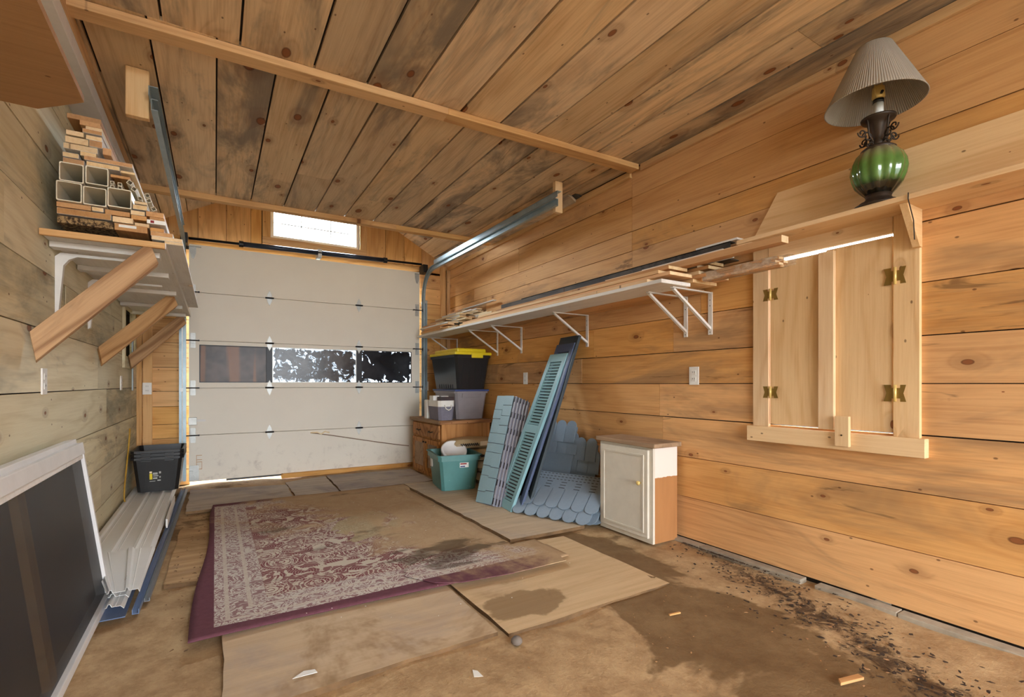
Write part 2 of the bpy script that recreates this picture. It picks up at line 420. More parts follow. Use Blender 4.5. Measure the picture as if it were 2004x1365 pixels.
for i in range(len(ROWS_R)-1):
    z0, z1 = ROWS_R[i], ROWS_R[i+1]
    cuts = [YF]+sorted(JR[i])+[YB]
    segs = [(cuts[k], cuts[k+1]) for k in range(len(cuts)-1)]
    if z0 == 1.74: hboard(wall_right, XR, SH['y0']-.004, SH['y1']+.004, 1.80, z1, 'pine_right', -1)
    if z1 > SH['z0']+.01 and z0 < 1.75:
        ns = []
        for a, b in segs:
            if a < SH['y0']-.02 and b > SH['y1']+.02: ns += [(a, SH['y0']-.005), (SH['y1']+.005, b)]
            else: ns.append((a, b))
        segs = ns
    for a, b in segs: hboard(wall_right, XR, a, b, z0, z1, 'pine_right', -1)
# left wall ----------------------------------------------------------
WL = dict(y0=5.12, y1=5.64, z0=1.22, z1=1.66)
wl = MB()
wl.box(XL-.13, XL-.02, YF, WL['y0'], -.1, ZC+.08); wl.box(XL-.13, XL-.02, WL['y1'], YB+.15, -.1, ZC+.08)
wl.box(XL-.13, XL-.02, WL['y0'], WL['y1'], -.1, WL['z0']); wl.box(XL-.13, XL-.02, WL['y0'], WL['y1'], WL['z1'], ZC+.08)
wall_left = struct(wl.build('wall_left', 'dark_gap', origin=(XL,0,0)))
ROWS_L = [0.0, .21, .465, .72, .99, 1.27, 1.53, 1.79, 2.05, 2.32, ZC]
JL = [[3.4], [4.2], [3.1], [2.3, 4.4], [4.1], [3.3, 4.7], [2.45, 4.6], [3.6], [1.7], [3.9]]
for i in range(len(ROWS_L)-1):
    z0, z1 = ROWS_L[i], ROWS_L[i+1]
    cuts = [YF]+sorted(JL[i])+[YB]
    segs = [(cuts[k], cuts[k+1]) for k in range(len(cuts)-1)]
    if z1 > WL['z0']+.06 and z0 < WL['z1']-.1:
        ns = []
        for a, b in segs:
            if a < WL['y0']-.02 and b > WL['y1']+.02: ns += [(a, WL['y0']), (WL['y1'], b)]
            else: ns.append((a, b))
        segs = ns
    for a, b in segs: hboard(wall_left, XL, a, b, z0, z1, 'pine_left', 1)
# door wall ----------------------------------------------------------
DX0, DX1, DZ1 = -.225, 2.212, 2.44
GW = dict(x0=.52, x1=1.483, z0=2.635, z1=3.03)
roofz = lambda x: ZP+PITCH*((XR-x) if x > XM else (x-XL))
wb = MB(); T = (0, .13, 0); yb = YB+.02
wb.box(XL-.1, DX0, yb, yb+.13, -.1, DZ1); wb.box(DX1, XR+.1, yb, yb+.13, -.1, DZ1)
wb.box(XL-.1, XR+.1, yb, yb+.13, DZ1, GW['z0'])
wb.prism([(XL-.1, yb, GW['z0']), (GW['x0'], yb, GW['z0']), (GW['x0'], yb, roofz(GW['x0'])+.03), (XL, yb, ZP+.09)], T)
wb.prism([(XR+.1, yb, GW['z0']), (XR, yb, ZP+.09), (GW['x1'], yb, roofz(GW['x1'])+.03), (GW['x1'], yb, GW['z0'])], T)
wb.prism([(GW['x0'], yb, GW['z1']), (GW['x1'], yb, GW['z1']), (GW['x1'], yb, roofz(GW['x1'])+.03), (XM, yb, ZRIDGE+.03), (GW['x0'], yb, roofz(GW['x0'])+.03)], T)
wall_back = struct(wb.build('wall_back', 'dark_gap', origin=(XM, YB, 0)))
def xboard(x0, x1, z0, z1):
    plank('board', 'pine_back', (x0, YB+.01, (z0+z1)/2), (x1, YB+.01, (z0+z1)/2), (0,0,1), z1-z0-.004, .02, wall_back)
zl = [0, .16, .33, .48, .62, .80, .95, 1.19, 1.44, 1.68, 1.92, 2.16, 2.4]
for a, b in zip(zl[:-1], zl[1:]): xboard(XL, DX0+.005, a, b)
zr = [0, .24, .47, .70, .93, 1.16, 1.40, 1.63, 1.86, 2.06, 2.26, 2.47]
for a, b in zip(zr[:-1], zr[1:]): xboard(DX1-.005, XR, a, b)
xboard(XL, 1.3, 2.44, 2.53); xboard(1.3, XR, 2.44, 2.53)
# upright boards of the gable
xs = [XL, -.40, -.15, .10, .33, .52-.085, GW['x0']]
xe = [GW['x1'], 1.483+.085, 1.80, 2.04, 2.27, 2.45, XR]
def gboard(x0, x1, zb, zt=None):
    xc = (x0+x1)/2; top = roofz(xc)+.01
    sk = PITCH*(x1-x0)/2*(1 if xc < XM else -1)
    if zt is not None: top, sk = zt, 0
    if top-zb < .03: return
    # a->b runs up, width dir -x so that local y = -x
    plank('board', 'pine_back', (xc, YB+.010, zb), (xc, YB+.010, top), (1,0,0), x1-x0-.004, .02, wall_back, skew1=sk)
for L_ in (xs[:-1], ): pass
for a, b in zip(xs[:-2], xs[1:-1]): gboard(a, b, 2.53)
for a, b in zip(xe[1:-1], xe[2:]): gboard(a, b, 2.53)
for a, b in ((GW['x0']-.08, .76), (.76, 1.0), (1.0, 1.24), (1.24, GW['x1']+.08)): gboard(a, b, GW['z1']+.07)
xboard(GW['x0']-.08, GW['x1']+.08, 2.53, GW['z0']-.075)
# flat ceiling -------------------------------------------------------
ceiling = struct(MB().box(XL-.1, XR+.1, YF, YA+.02, ZC+.022, ZC+.09).build('ceiling', 'dark_gap', origin=(XM, 1.8, ZC)))
YJ = 2.62
def cboard(x0, x1, y0, y1):
    plank('board', 'pine_ceiling', ((x0+x1)/2, y0, ZC+.01+rnd(0,.003)), ((x0+x1)/2, y1, ZC+.01+rnd(0,.003)), (1,0,0), x1-x0-rnd(.008,.014), .02, ceiling)
near = [XL, -.46, -.20, .10, .425, .688, .934, 1.227, 1.49, 1.75, 2.00, 2.24, 2.46, XR]
far = [XL, -.50, -.256, .007, .266, .527, .787, 1.05, 1.319, 1.609, 1.86, 2.10, 2.34, 2.50, XR]
for k, (a, b) in enumerate(zip(near[:-1], near[1:])):
    if k in (5, 6, 11): j = (1.75, 1.55, 1.2)[(5, 6, 11).index(k)]; cboard(a, b, YF, j-.001); cboard(a, b, j+.001, YJ)
    else: cboard(a, b, YF, YJ)
for k, (a, b) in enumerate(zip(far[:-1], far[1:])):
    if k in (1, 5, 7, 10, 12): j = (3.75, 4.0, 4.25, 3.9, 4.1)[(1, 5, 7, 10, 12).index(k)]; cboard(a, b, YJ+.001, j-.001); cboard(a, b, j+.001, YA+.02)
    else: cboard(a, b, YJ+.001, YA+.02)
# open roof bay
rf = MB()
for s in (1, -1):
    xe_ = XR+.2 if s > 0 else XL-.2
    ze = ZP-PITCH*.2
    rf.hexa([(XM, 3.2, ZRIDGE+.022), (xe_, 3.2, ze+.022), (xe_, YB+.3, ze+.022), (XM, YB+.3, ZRIDGE+.022),
             (XM, 3.2, ZRIDGE+.12), (xe_, 3.2, ze+.12), (xe_, YB+.3, ze+.12), (XM, YB+.3, ZRIDGE+.12)])
rf.prism([(XL, 3.2, ZC+.05), (XR, 3.2, ZC+.05), (XM, 3.2, ZRIDGE+.06)], (0, .05, 0))
roof = struct(rf.build('roof', 'roof_felt', origin=(XM, 4.5, ZP)))
for s in (1, -1):
    run = (XR-XM) if s > 0 else (XM-XL)
    nb = 8
    d = Vector((s, 0, -PITCH)).normalized(); nrm = Vector((s*PITCH, 0, 1)).normalized()
    slope = math.hypot(run, PITCH*run)
    for k in range(nb):
        c = Vector((XM, 0, ZRIDGE))+d*(slope*(k+.5)/nb)+nrm*.010
        plank('board', 'pine_ceiling', (c.x, 3.25, c.z), (c.x, YB, c.z), d, slope/nb-.008, .02, roof)
# beams and trims ----------------------------------------------------
def trim(n, mat, a, b, wd, w, t, bevel=.002):
    o = plank('trim_%d' % n, mat, a, b, wd, w, t, None, bevel); struct(o); return o
trim(1, 'pine_beam', (-.53, 2.69, ZC-.019), (1.15, 2.626, ZC-.019), (0,1,0), .088, .038)
trim(2, 'pine_beam', (1.15, 2.626, ZC-.0192), (2.62, 2.57, ZC-.0192), (0,1,0), .088, .038)
trim(3, 'pine_back', (-.53, 4.86, ZC-.022), (1.55, 4.80, ZC-.022), (0,1,0), .075, .044)
trim(4, 'pine_beam', (1.55, 4.80, ZC-.022), (2.62, 4.768, ZC-.022), (0,1,0), .075, .044)
trim(5, 'pine_beam', (XR-.012, YF+.05, ZC-.025), (XR-.012, 2.52, ZC-.025), (0,0,1), .048, .022)
trim(6, 'pine_beam', (XR-.012, 2.62, ZC-.040), (XR-.012, YB-.02, ZP-.02), (0,0,1), .05, .022)
# ledger along the top of the left wall
trim(7, 'white_trim', (XL+.066, YF+.05, ZC-.113), (XL+.062, YA, ZC-.113), (0,0,1), .072, .13)
trim(8, 'pine_beam', (XL+.068, YF+.05, ZC-.039), (XL+.064, YA, ZC-.039), (0,0,1), .072, .13)
# corner posts of the door wall
trim(9, 'pine_beam', (XL+.022, YB-.03, 0), (XL+.022, YB-.03, ZP-.03), (1,0,0), .04, .05)
trim(10, 'pine_beam', (XL+.085, YB-.012, 0), (XL+.085, YB-.012, ZP-.03), (1,0,0), .075, .022)
trim(11, 'pine_beam', (XR-.02, YB-.03, 0), (XR-.02, YB-.03, ZP-.04), (1,0,0), .04, .05)
trim(12, 'pine_beam', (XR-.085, YB-.012, 0), (XR-.085, YB-.012, ZP+.0), (1,0,0), .07, .022)
# threshold board under the right half of the door and concrete curb by the right wall
trim(13, 'pine_back', (.62, 5.86, .018), (DX1+.02, 5.86, .018), (0,0,1), .050, .07)
cy0 = YF
curb = struct(MB().box(XR-.06, XR-.002, YF, .30, -.03, .012).build('baseboard_right', 'concrete'))
for k, (a, b) in enumerate(((.304, .95), (.954, 1.30), (1.37, 1.98), (1.984, 2.5), (2.504, 4.2))):
    MB().box(XR-.062+rnd(-.004,.004), XR-.002, a, b, -.03, .014+rnd(-.003,.003)).build('curb_block', 'concrete', curb, bevel=.004)
# ---------------------------------------------------------------- door panes: old film, blotched, over glass
def pane_mat(name, tint, thr, sc, brown=0.0, rim=.5, rgh=.2, soft=.1):
    def mk():
        t = NT(name); v = t.coord()
        n = t.noise(v, sc, 6, .72, .8); n2 = t.noise(t.vmul(v, (1,1,1), (3,5,7)), sc*.33, 3, .6)
        gl = t.b; c = t.mix(t.sstep(n2, .35, .65), tint, tuple(min(1, q*2.4+.02) for q in tint[:3])+(1,))
        if brown:
            w = t.noise(t.vmul(v, (9, 1, .6)), 1, 2, .5)
            c = t.mix(t.math('MULTIPLY', t.sstep(w, .48, .62), brown), c, srgb(150,98,56))
        t.base(c); gl.inputs['Roughness'].default_value = rgh; gl.inputs['Specular IOR Level'].default_value = .25
        tc = t.n('ShaderNodeTexCoord').outputs['Generated']; s = t.sep(tc)
        ex = t.math('MULTIPLY', t.math('ABSOLUTE', t.math('SUBTRACT', s[0], .5)), 2.0)
        ez = t.math('MULTIPLY', t.math('ABSOLUTE', t.math('SUBTRACT', s[2], .5)), 2.0)
        lowz = t.sstep(s[2], .0, .22, 1.0, 0.0)
        e = t.math('MAXIMUM', t.sstep(ex, .90, 1.0), t.math('MAXIMUM', t.sstep(ez, .84, 1.0), t.math('MULTIPLY', lowz, .8)))
        m = t.sstep(t.math('ADD', n, t.math('MULTIPLY', e, rim*.3)), thr, thr+soft)
        tr = t.n('ShaderNodeBsdfTransparent'); tr.inputs[0].default_value = (.9, .95, 1, 1)
        mx = t.n('ShaderNodeMixShader'); t.l(m, mx.inputs[0]); t.l(gl.outputs[0], mx.inputs[1]); t.l(tr.outputs[0], mx.inputs[2])
        t.l(mx.outputs[0], t.out.inputs['Surface'])
        return t.m
    DEFS[name] = mk
pane_mat('pane_brown', srgb(58,44,38), .82, 10, .7, .22, .3, .08)
pane_mat('pane_mottled', srgb(50,46,46), .50, 15, .0, .45, .18, .26)
pane_mat('pane_black', srgb(14,16,24), .585, 7.5, .0, .5, .2, .07)
def m_doorpaint():
    t = NT('door_paint'); v = t.coord(False); s = t.sep(v)
    n = t.noise(v, 2.0, 4, .6); n2 = t.noise(v, 9, 5, .7)
    col = t.mix(n, srgb(236,229,214), srgb(224,215,200))
    g = t.math('ADD', t.math('MULTIPLY', t.sstep(s[2], 0.0, .95, 1.0, 0.0), .22), t.math('MULTIPLY', n2, 1.0))
    col = t.mix(t.math('MULTIPLY', t.sstep(g, .70, 1.0), .45), col, srgb(140,122,112))
    t.base(col); t.b.inputs['Roughness'].default_value = .5
    return t.m
DEFS['door_paint'] = m_doorpaint
flat('seam_grey', srgb(150,142,130), .7, var=.05)
# ---------------------------------------------------------------- overhead door
door = bpy.data.objects.new('door_1', None); COL.objects.link(door); door.location = ((DX0+DX1)/2, 5.88, 0); struct(door)
DY = 5.87; SEC = [.035, .505, .985, 1.465, 1.955, DZ1]
gx = [(onY(390, 700, DY).x, onY(523, 700, DY).x), (onY(533, 700, DY).x, onY(697.5, 700, DY).x), (onY(707.5, 700, DY).x, onY(805, 700, DY).x)]
GZ0, GZ1 = 1.040, 1.425
for k in range(5):
    z0, z1 = SEC[k]+.0015, SEC[k+1]-.0015
    b = MB()
    if k != 2:
        b.box(DX0, DX1, DY, DY+.045, z0, z1)
        b.build('door_section', 'door_paint', door, bevel=.004, origin=((DX0+DX1)/2, DY, 0))
    else:
        b.box(DX0, DX1, DY, DY+.045, z0, GZ0); b.box(DX0, DX1, DY, DY+.045, GZ1, z1)
        xs_ = [DX0]+[q for g in gx for q in g]+[DX1]
        for i in range(0, len(xs_), 2):
            if i in (0, 6): b.box(xs_[i], xs_[i+1], DY, DY+.045, GZ0, GZ1)
        sec = b.build('door_section', 'door_paint', door, origin=((DX0+DX1)/2, DY, 0))
        for i in (3, 5): MB().box(xs_[i-1], xs_[i], DY+.004, DY+.045, GZ0, GZ1).build('window_post', 'black_steel', sec)
        for (a, c), m in zip(gx, ('pane_brown', 'pane_mottled', 'pane_black')):
            MB().box(a, c, DY+.02, DY+.024, GZ0, GZ1).build('pane', m, sec)
            f = MB(); w = .008
            f.box(a, c, DY-.002, DY+.012, GZ0, GZ0+w); f.box(a, c, DY-.002, DY+.012, GZ1-w, GZ1)
            f.box(a, a+w, DY-.002, DY+.012, GZ0+w, GZ1-w); f.box(c-w, c, DY-.002, DY+.012, GZ0+w, GZ1-w)
            f.build('pane_frame', 'black_steel' if m != 'pane_mottled' else 'hinge_steel', sec)
for z in SEC[1:5]: MB().box(DX0+.01, DX1-.01, DY+.0455, DY+.049, z-.018, z+.018).build('seam_strip', 'seam_grey', door)
# leaf hinges
def leafhinge(x, z):
    o = MB()
    for s in (1, -1):
        o.prism([(x-.028, DY-.004, z+s*.004), (x+.028, DY-.004, z+s*.004), (x+.022, DY-.004, z+s*.035), (x, DY-.004, z+s*.082), (x-.022, DY-.004, z+s*.035)], (0, .003, 0))
    h = o.build('hinge', 'hinge_steel', door)
    MB().tube([(x-.042, DY-.012, z), (x+.042, DY-.012, z)], .009, 8).build('hinge_pin', 'black_steel', h)
hx = [onY(527.5, 700, DY).x, onY(702.5, 700, DY).x]
for x in hx:
    for z in SEC[1:5]: leafhinge(x, z)
def edgehinge(x, z, s):
    o = MB()
    o.box(x-.022, x+.022, DY-.006, DY-.001, z-.075, z+.075); o.box(x-.014, x+.014, DY-.02, DY-.004, z-.03, z+.045)
    h = o.build('roller_bracket', 'hinge_steel', door)
    r = MB(); r.tube([(x+s*.05, DY-.02, z), (x-s*.085, DY-.02, z)], .006, 8); r.tube([(x-s*.06, DY-.02, z), (x-s*.078, DY-.02, z)], .020, 12)
    r.tube([(x+s*.05, DY-.035, z), (x+s*.05, DY-.002, z)], .008, 6)
    r.build('roller', 'black_steel', h)
for s, x in ((1, DX0+.035), (-1, DX1-.035)):
    for z in SEC[1:5]: edgehinge(x, z, s)
    # top bracket
    o = MB(); zt = DZ1-.03
    o.prism([(x-.028, DY-.005, zt), (x+.028, DY-.005, zt), (x+.026, DY-.005, zt-.06), (x+.008, DY-.005, zt-.12), (x-.012, DY-.005, zt-.11), (x-.026, DY-.005, zt-.05)], (0, .004, 0))
    o.box(x-.03, x+.07 if s > 0 else x+.03, DY-.02, DY-.004, zt, zt+.006)
    o.build('top_bracket', 'hinge_steel', door)
    # bottom bracket
    o = MB(); o.box(x-.03, x+.05, DY-.008, DY-.001, .05, .20); o.box(x-.03, x-.0, DY-.035, DY-.008, .06, .15)
    o.tube([(x-.0, DY-.03, .08), (x-.0, DY-.008, .08)], .016, 10)
    o.build('bottom_bracket', 'hinge_steel', door)
# slide lock on the left edge
lz = onY(383, 825, DY).z; o = MB(); lx = DX0+.028
o.box(lx-.032, lx+.04, DY-.028, DY-.001, lz-.035, lz+.04); o.build('lock_case', 'hinge_steel', door, bevel=.003)
MB().box(lx+.02, lx+.115, DY-.020, DY-.010, lz-.004, lz+.018).build('lock_bolt', 'white_metal', door)
# bottom seal
MB().box(.10, DX1, DY+.005, DY+.04, .018, .036).build('bottom_seal', 'black_plastic', door)
# tan stencil marks by the lower left corner
zs = onY(388, 905, DY).z; o = MB(); x = onY(384, 905, DY).x; wd = .05
for dz in (-.075, -.002, .02, .065): o.box(x, x+wd, DY-.0008, DY, zs+dz, zs+dz+.006)
o.box(x, x+.004, DY-.0008, DY, zs-.075, zs+.07); o.box(x+wd-.004, x+wd, DY-.0008, DY, zs-.075, zs+.0)
o.build('stencil_mark', 'end_tan', door)
# pull rope hooked on the door
p0 = onY(610, 848, DY-.01); p1 = onY(655, 852, DY-.012); p2 = onY(730, 866, DY-.02); p3 = onY(800, 873, DY-.03)
def bez(pts, n):
    out = []
    for i in range(n+1):
        t = i/n; q = [Vector(p) for p in pts]
        while len(q) > 1: q = [q[k].lerp(q[k+1], t) for k in range(len(q)-1)]
        out.append(q[0])
    return out
rope = thing('pull_rope', 'thin tan pull rope hanging across the lower white door sections', 'rope', (p0.x, DY-.01, p0.z))
MB().tube(bez([p0, p1, p2, p3], 20), .006, 6).build('cord', 'rope', rope, smooth=True)
MB().tube([p0+Vector((-.012,0,.003)), p0+Vector((.06,-.004,.006)), p0+Vector((.10,-.004,-.016)), p0+Vector((.14,-.004,.008)), p0+Vector((.19,-.004,-.004))], .008, 6).build('knot', 'lumber_pale', rope, smooth=True)

# ---------------------------------------------------------------- tracks, spring bar
def track(name, label, X, s, zr, yn):
    t = thing(name, label, 'track', (X, 5.85, 0), 'overhead door tracks')
    R = .32; yc = 5.83
    path = [(X, yc, .06), (X, yc, zr-R)]
    for k in range(1, 9):
        a = k/8*math.pi/2; path.append((X, yc-R*(1-math.cos(a)), zr-R+R*math.sin(a)))
    path.append((X, yn, zr))
    # C-shaped channel swept along the path
    prof = [(-.012, -.028), (-.012, .028), (.016, .028), (.016, .024), (-.009, .024), (-.009, -.024), (.016, -.024), (.016, -.028)]
    vs = []; fs = []; n = len(prof)
    for i, p in enumerate(path):
        p = Vector(p); q = Vector(path[min(i+1, len(path)-1)])-Vector(path[max(i-1, 0)]); q.normalize()
        side = Vector((s, 0, 0)); nn = side.cross(q).normalized()
        vs += [p+side*a+nn*b for a, b in prof]
    for i in range(len(path)-1):
        for k in range(n): fs.append((i*n+k, i*n+(k+1) % n, (i+1)*n+(k+1) % n, (i+1)*n+k))
    fs.append(tuple(range(n))); fs.append(tuple(range((len(path)-1)*n, len(path)*n)))
    MB().add(vs, fs).build('rail', 'steel', t)
    # stiffening angle along the flat run and the jamb angle
    o = MB(); o.box(X-.020, X-.016, yn-.03, 5.45, zr+.03, zr+.075); o.box(X-.020, X+.02, yn-.03, 5.45, zr+.072, zr+.076)
    o.build('angle_iron', 'steel', t)
    x2 = X-s*.020; MB().box(min(x2, x2-s*.022), max(x2, x2-s*.022), yc-.02, yc+.10, .06, 2.08).build('jamb_angle', 'steel', t)
    for z in (.3, .95, 1.6, 2.04): MB().box(x2-.012, x2+.012, yc-.03, yc+.11, z, z+.035).build('bracket', 'hinge_steel', t)
    o = MB(); o.box(X-.03, X+.03, 5.76, 5.90, 2.42, 2.52); o.build('bearing_plate', 'black_steel', t)
    return t
track('door_track', 'steel overhead door track on the side of the lumber-stacked braced shelf', -.262, 1, 2.43, 3.02)
track('door_track', 'steel overhead door track above the long bracketed wall shelf', 2.25, -1, 2.43, 3.02)
for px, py0, py1, X in ((287, 162, 232, -.262), (1096, 365, 402, 2.25)):
    x = X-.072 if X < 0 else X+.058
    o = plank('hanger_block', 'pine_new', (x, 3.09, 2.375), (x, 3.09, ZC-.001), (1,0,0), .095 if X < 0 else .07, .038, None, .002)
    tag(o, 'pale wooden hanger block holding the door track nearer the %s' % ('vinyl posts' if X < 0 else 'shuttered window'), 'block', 'track hanger blocks')
    b = MB(); b.tube([(X-.018, 3.065, 2.49), (X-.018, 3.12, 2.49)], .01, 8).build('bolt', 'black_steel', o) if False else None
sb = thing('spring_bar', 'dark steel torsion spring bar above the white overhead door', 'spring bar', (XM, 5.80, 2.49))
MB().tube([(DX0+.0, 5.80, 2.475), (DX1, 5.80, 2.525)], .013, 10).build('shaft', 'black_steel', sb, smooth=True)
def bar(px): 
    x = onY(px, 480, 5.8).x; return (x, 5.80, 2.475+.05*(x-DX0)/(DX1-DX0))
MB().tube([bar(474), bar(622)], .026, 14).build('spring', 'blue_steel', sb, smooth=True)
MB().tube([bar(630), bar(752)], .026, 14).build('spring', 'blue_steel', sb, smooth=True)
c = bar(626); MB().box(c[0]-.02, c[0]+.02, 5.79, YB, c[2]-.05, c[2]+.04).build('centre_bracket', 'hinge_steel', sb)
for px in (472, 754):
    c = bar(px); MB().tube([(c[0]-.02, c[1], c[2]), (c[0]+.02, c[1], c[2])], .033, 12).build('collar', 'black_steel', sb)

# ---------------------------------------------------------------- gable window
win = bpy.data.objects.new('window_1', None); COL.objects.link(win); win.location = (XM, YB, GW['z0']); struct(win)
g = GW; cw = .08
for a, b, wd, w in (((g['x0']-cw, g['z0']-cw/2), (g['x1']+cw, g['z0']-cw/2), (0,0,1), cw), ((g['x0']-cw, g['z1']+cw/2), (g['x1']+cw, g['z1']+cw/2), (0,0,1), cw),
                    ((g['x0']-cw/2, g['z0']), (g['x0']-cw/2, g['z1']), (1,0,0), cw), ((g['x1']+cw/2, g['z0']), (g['x1']+cw/2, g['z1']), (1,0,0), cw)):
    plank('casing', 'pine_beam', (a[0], YB-.011, a[1]), (b[0], YB-.011, b[1]), wd, w-.002, .022, win)
o = MB(); w = .035
for (a, b, c_, d) in ((g['x0'], g['x1'], g['z0'], g['z0']+w), (g['x0'], g['x1'], g['z1']-w, g['z1']), (g['x0'], g['x0']+w, g['z0']+w, g['z1']-w), (g['x1']-w, g['x1'], g['z0']+w, g['z1']-w)):
    o.box(a, b, YB+.02, YB+.075, c_, d)
o.build('frame', 'white_paint', win)
w3 = (g['x1']-g['x0'])/3
for k in (1, 2): MB().box(g['x0']+w3*k-.005, g['x0']+w3*k+.005, YB+.045, YB+.055, g['z0']+w, g['z1']-w).build('muntin', 'white_paint', win)
MB().box(g['x0']+w, g['x1']-w, YB+.045, YB+.055, 2.815, 2.825).build('muntin', 'white_paint', win)
def m_glass():
    t = NT('clear_glass'); v = t.coord()
    n = t.noise(v, 6, 3)
    tr = t.n('ShaderNodeBsdfTransparent'); gs = t.n('ShaderNodeBsdfGlossy'); gs.inputs['Roughness'].default_value = .05
    t.inp(tr.inputs[0], t.mix(n, (.93,.96,.97,1), (.98,.99,1,1)))
    mx = t.n('ShaderNodeMixShader'); mx.inputs[0].default_value = .06
    t.l(tr.outputs[0], mx.inputs[1]); t.l(gs.outputs[0], mx.inputs[2]); t.l(mx.outputs[0], t.out.inputs['Surface'])
    return t.m
DEFS['glass'] = m_glass
for i in range(3):
    for j, (za, zb) in enumerate(((g['z0']+w, 2.815), (2.825, g['z1']-w))):
        xa = g['x0']+(w if i == 0 else w3*i+.005); xb = g['x0']+(w3*3-w if i == 2 else w3*(i+1)-.005)
        MB().box(xa, xb, YB+.049, YB+.052, za, zb).build('pane', 'glass', win)

# ---------------------------------------------------------------- small side window, frosted pane
def m_frost():
    t = NT('frosted_pane'); v = t.coord(); n = t.noise(v, 3, 4)
    c = t.mix(n, srgb(150,146,104), srgb(196,192,150))
    t.base(c); tl = t.n('ShaderNodeBsdfTranslucent'); t.inp(tl.inputs[0], c)
    mx = t.n('ShaderNodeMixShader'); mx.inputs[0].default_value = .30
    t.l(t.b.outputs[0], mx.inputs[1]); t.l(tl.outputs[0], mx.inputs[2]); t.l(mx.outputs[0], t.out.inputs['Surface'])
    return t.m
DEFS['frost'] = m_frost
w2 = bpy.data.objects.new('window_2', None); COL.objects.link(w2); w2.location = (XL, (WL['y0']+WL['y1'])/2, WL['z0']); struct(w2)
q = WL
MB().box(XL-.09, XL-.08, q['y0'], q['y1'], q['z0'], q['z1']).build('pane', 'frost', w2)
for a, b, wd in (((q['y0']-.03, q['z0']), (q['y0']-.03, q['z1']), (0,1,0)), ((q['y1']+.03, q['z0']), (q['y1']+.03, q['z1']), (0,1,0)),
                 ((q['y0']-.06, q['z0']-.03), (q['y1']+.06, q['z0']-.03), (0,0,1)), ((q['y0']-.06, q['z1']+.03), (q['y1']+.06, q['z1']+.03), (0,0,1))):
    plank('casing', 'pine_left', (XL+.010, a[0], a[1]), (XL+.010, b[0], b[1]), wd, .058, .018, w2)
# grey metal strip hanging beside it
sp = onX(261, 700, XL+.03)
o = MB().box(XL+.022, XL+.030, sp.y-.035, sp.y+.035, onX(259, 765, XL+.03).z, onX(263, 650, XL+.03).z).build('metal_strip', 'steel', bevel=.002)
tag(o, 'narrow grey metal strip hanging below the small side window', 'strip')
# ---------------------------------------------------------------- shuttered window in the right wall
def yr(px, X=XR): return onX(px, 700, X).y
w3o = bpy.data.objects.new('window_3', None); COL.objects.link(w3o); w3o.location = (XR, 1.27, .80); struct(w3o)
XC = XR-.011
ya, yb_, yc_, yd = yr(1478), yr(1508), yr(1752), yr(1804)
plank('casing', 'pine_new', (XC, (ya+yb_)/2, .79), (XC, (ya+yb_)/2, 1.80), (0,1,0), abs(ya-yb_), .022, w3o, .0015)
plank('casing', 'pine_new', (XC, (yc_+yd)/2, .79), (XC, (yc_+yd)/2, 1.80), (0,1,0), abs(yc_-yd), .022, w3o, .0015)
plank('header', 'pine_new', (XC-.002, yb_-.002, 1.757), (XC-.002, yc_+.002, 1.757), (0,0,1), .086, .022, w3o, .0015)
plank('sill', 'pine_new', (XR-.021, yr(1470), .748), (XR-.021, yr(1818), .748), (0,0,1), .084, .042, w3o, .002)
leafs = []
for (pa, pb, zt) in ((1510, 1618, 1.694), (1619, 1750, 1.702)):
    y0, y1 = yr(pa), yr(pb)
    lf = plank('shutter_leaf', 'pine_new', (XR-.004, (y0+y1)/2, .806), (XR-.004, (y0+y1)/2, zt), (0,1,0), abs(y0-y1)-.003, .022, w3o, .0015)
    leafs.append(lf)
def part_of(o, child):      # re-parent a world-placed object under a turned board
    bpy.context.view_layer.update()
    child.parent = o; child.matrix_parent_inverse = (Matrix.Translation(parent_loc(o.parent)) @ Matrix.LocRotScale(o.location, o.rotation_euler, None)).inverted()
    return child
y0, y1 = yr(1603, XR-.03), yr(1633, XR-.03)
part_of(leafs[0], plank('batten', 'pine_new', (XR-.028, (y0+y1)/2, .80), (XR-.028, (y0+y1)/2, 1.69), (0,1,0), abs(y0-y1), .024, None, .0015))
yl = yr(1648, XR-.06)
plank('turn_latch', 'pine_new', (XR-.055, yl, .725), (XR-.055, yl, .872), (0,1,0), .062, .022, w3o, .002)
MB().tube([(XR-.069, yl, .78), (XR-.064, yl, .78)], .004, 8).build('screw', 'dark_bronze', w3o)
def butterfly(px, py, s, leaf, big):
    p = onX(px, py, XR-.024); h = .038 if big else .032; r = MB()
    for sg, w in ((1, .045), (-1, .04)):
        x = p.x+.0015
        r.box(x, x+.002, min(p.y+sg*.004, p.y+sg*.018), max(p.y+sg*.004, p.y+sg*.018), p.z-h*.62, p.z+h*.62)
        r.prism([(x, p.y+sg*.018, p.z-h), (x, p.y+sg*w, p.z-h), (x, p.y+sg*(w-.010), p.z), (x, p.y+sg*w, p.z+h), (x, p.y+sg*.018, p.z+h)], (.002, 0, 0))
    hg = r.build('hinge', 'brass_dark', w3o)
    MB().tube([(p.x-.004, p.y, p.z-h), (p.x-.004, p.y, p.z+h)], .0065, 10).build('hinge_barrel', 'brass', hg, smooth=True)
butterfly(1508, 577, 1, 0, False); butterfly(1508, 768, 1, 0, False); butterfly(1752, 540, 1, 1, True); butterfly(1752, 770, 1, 1, True)

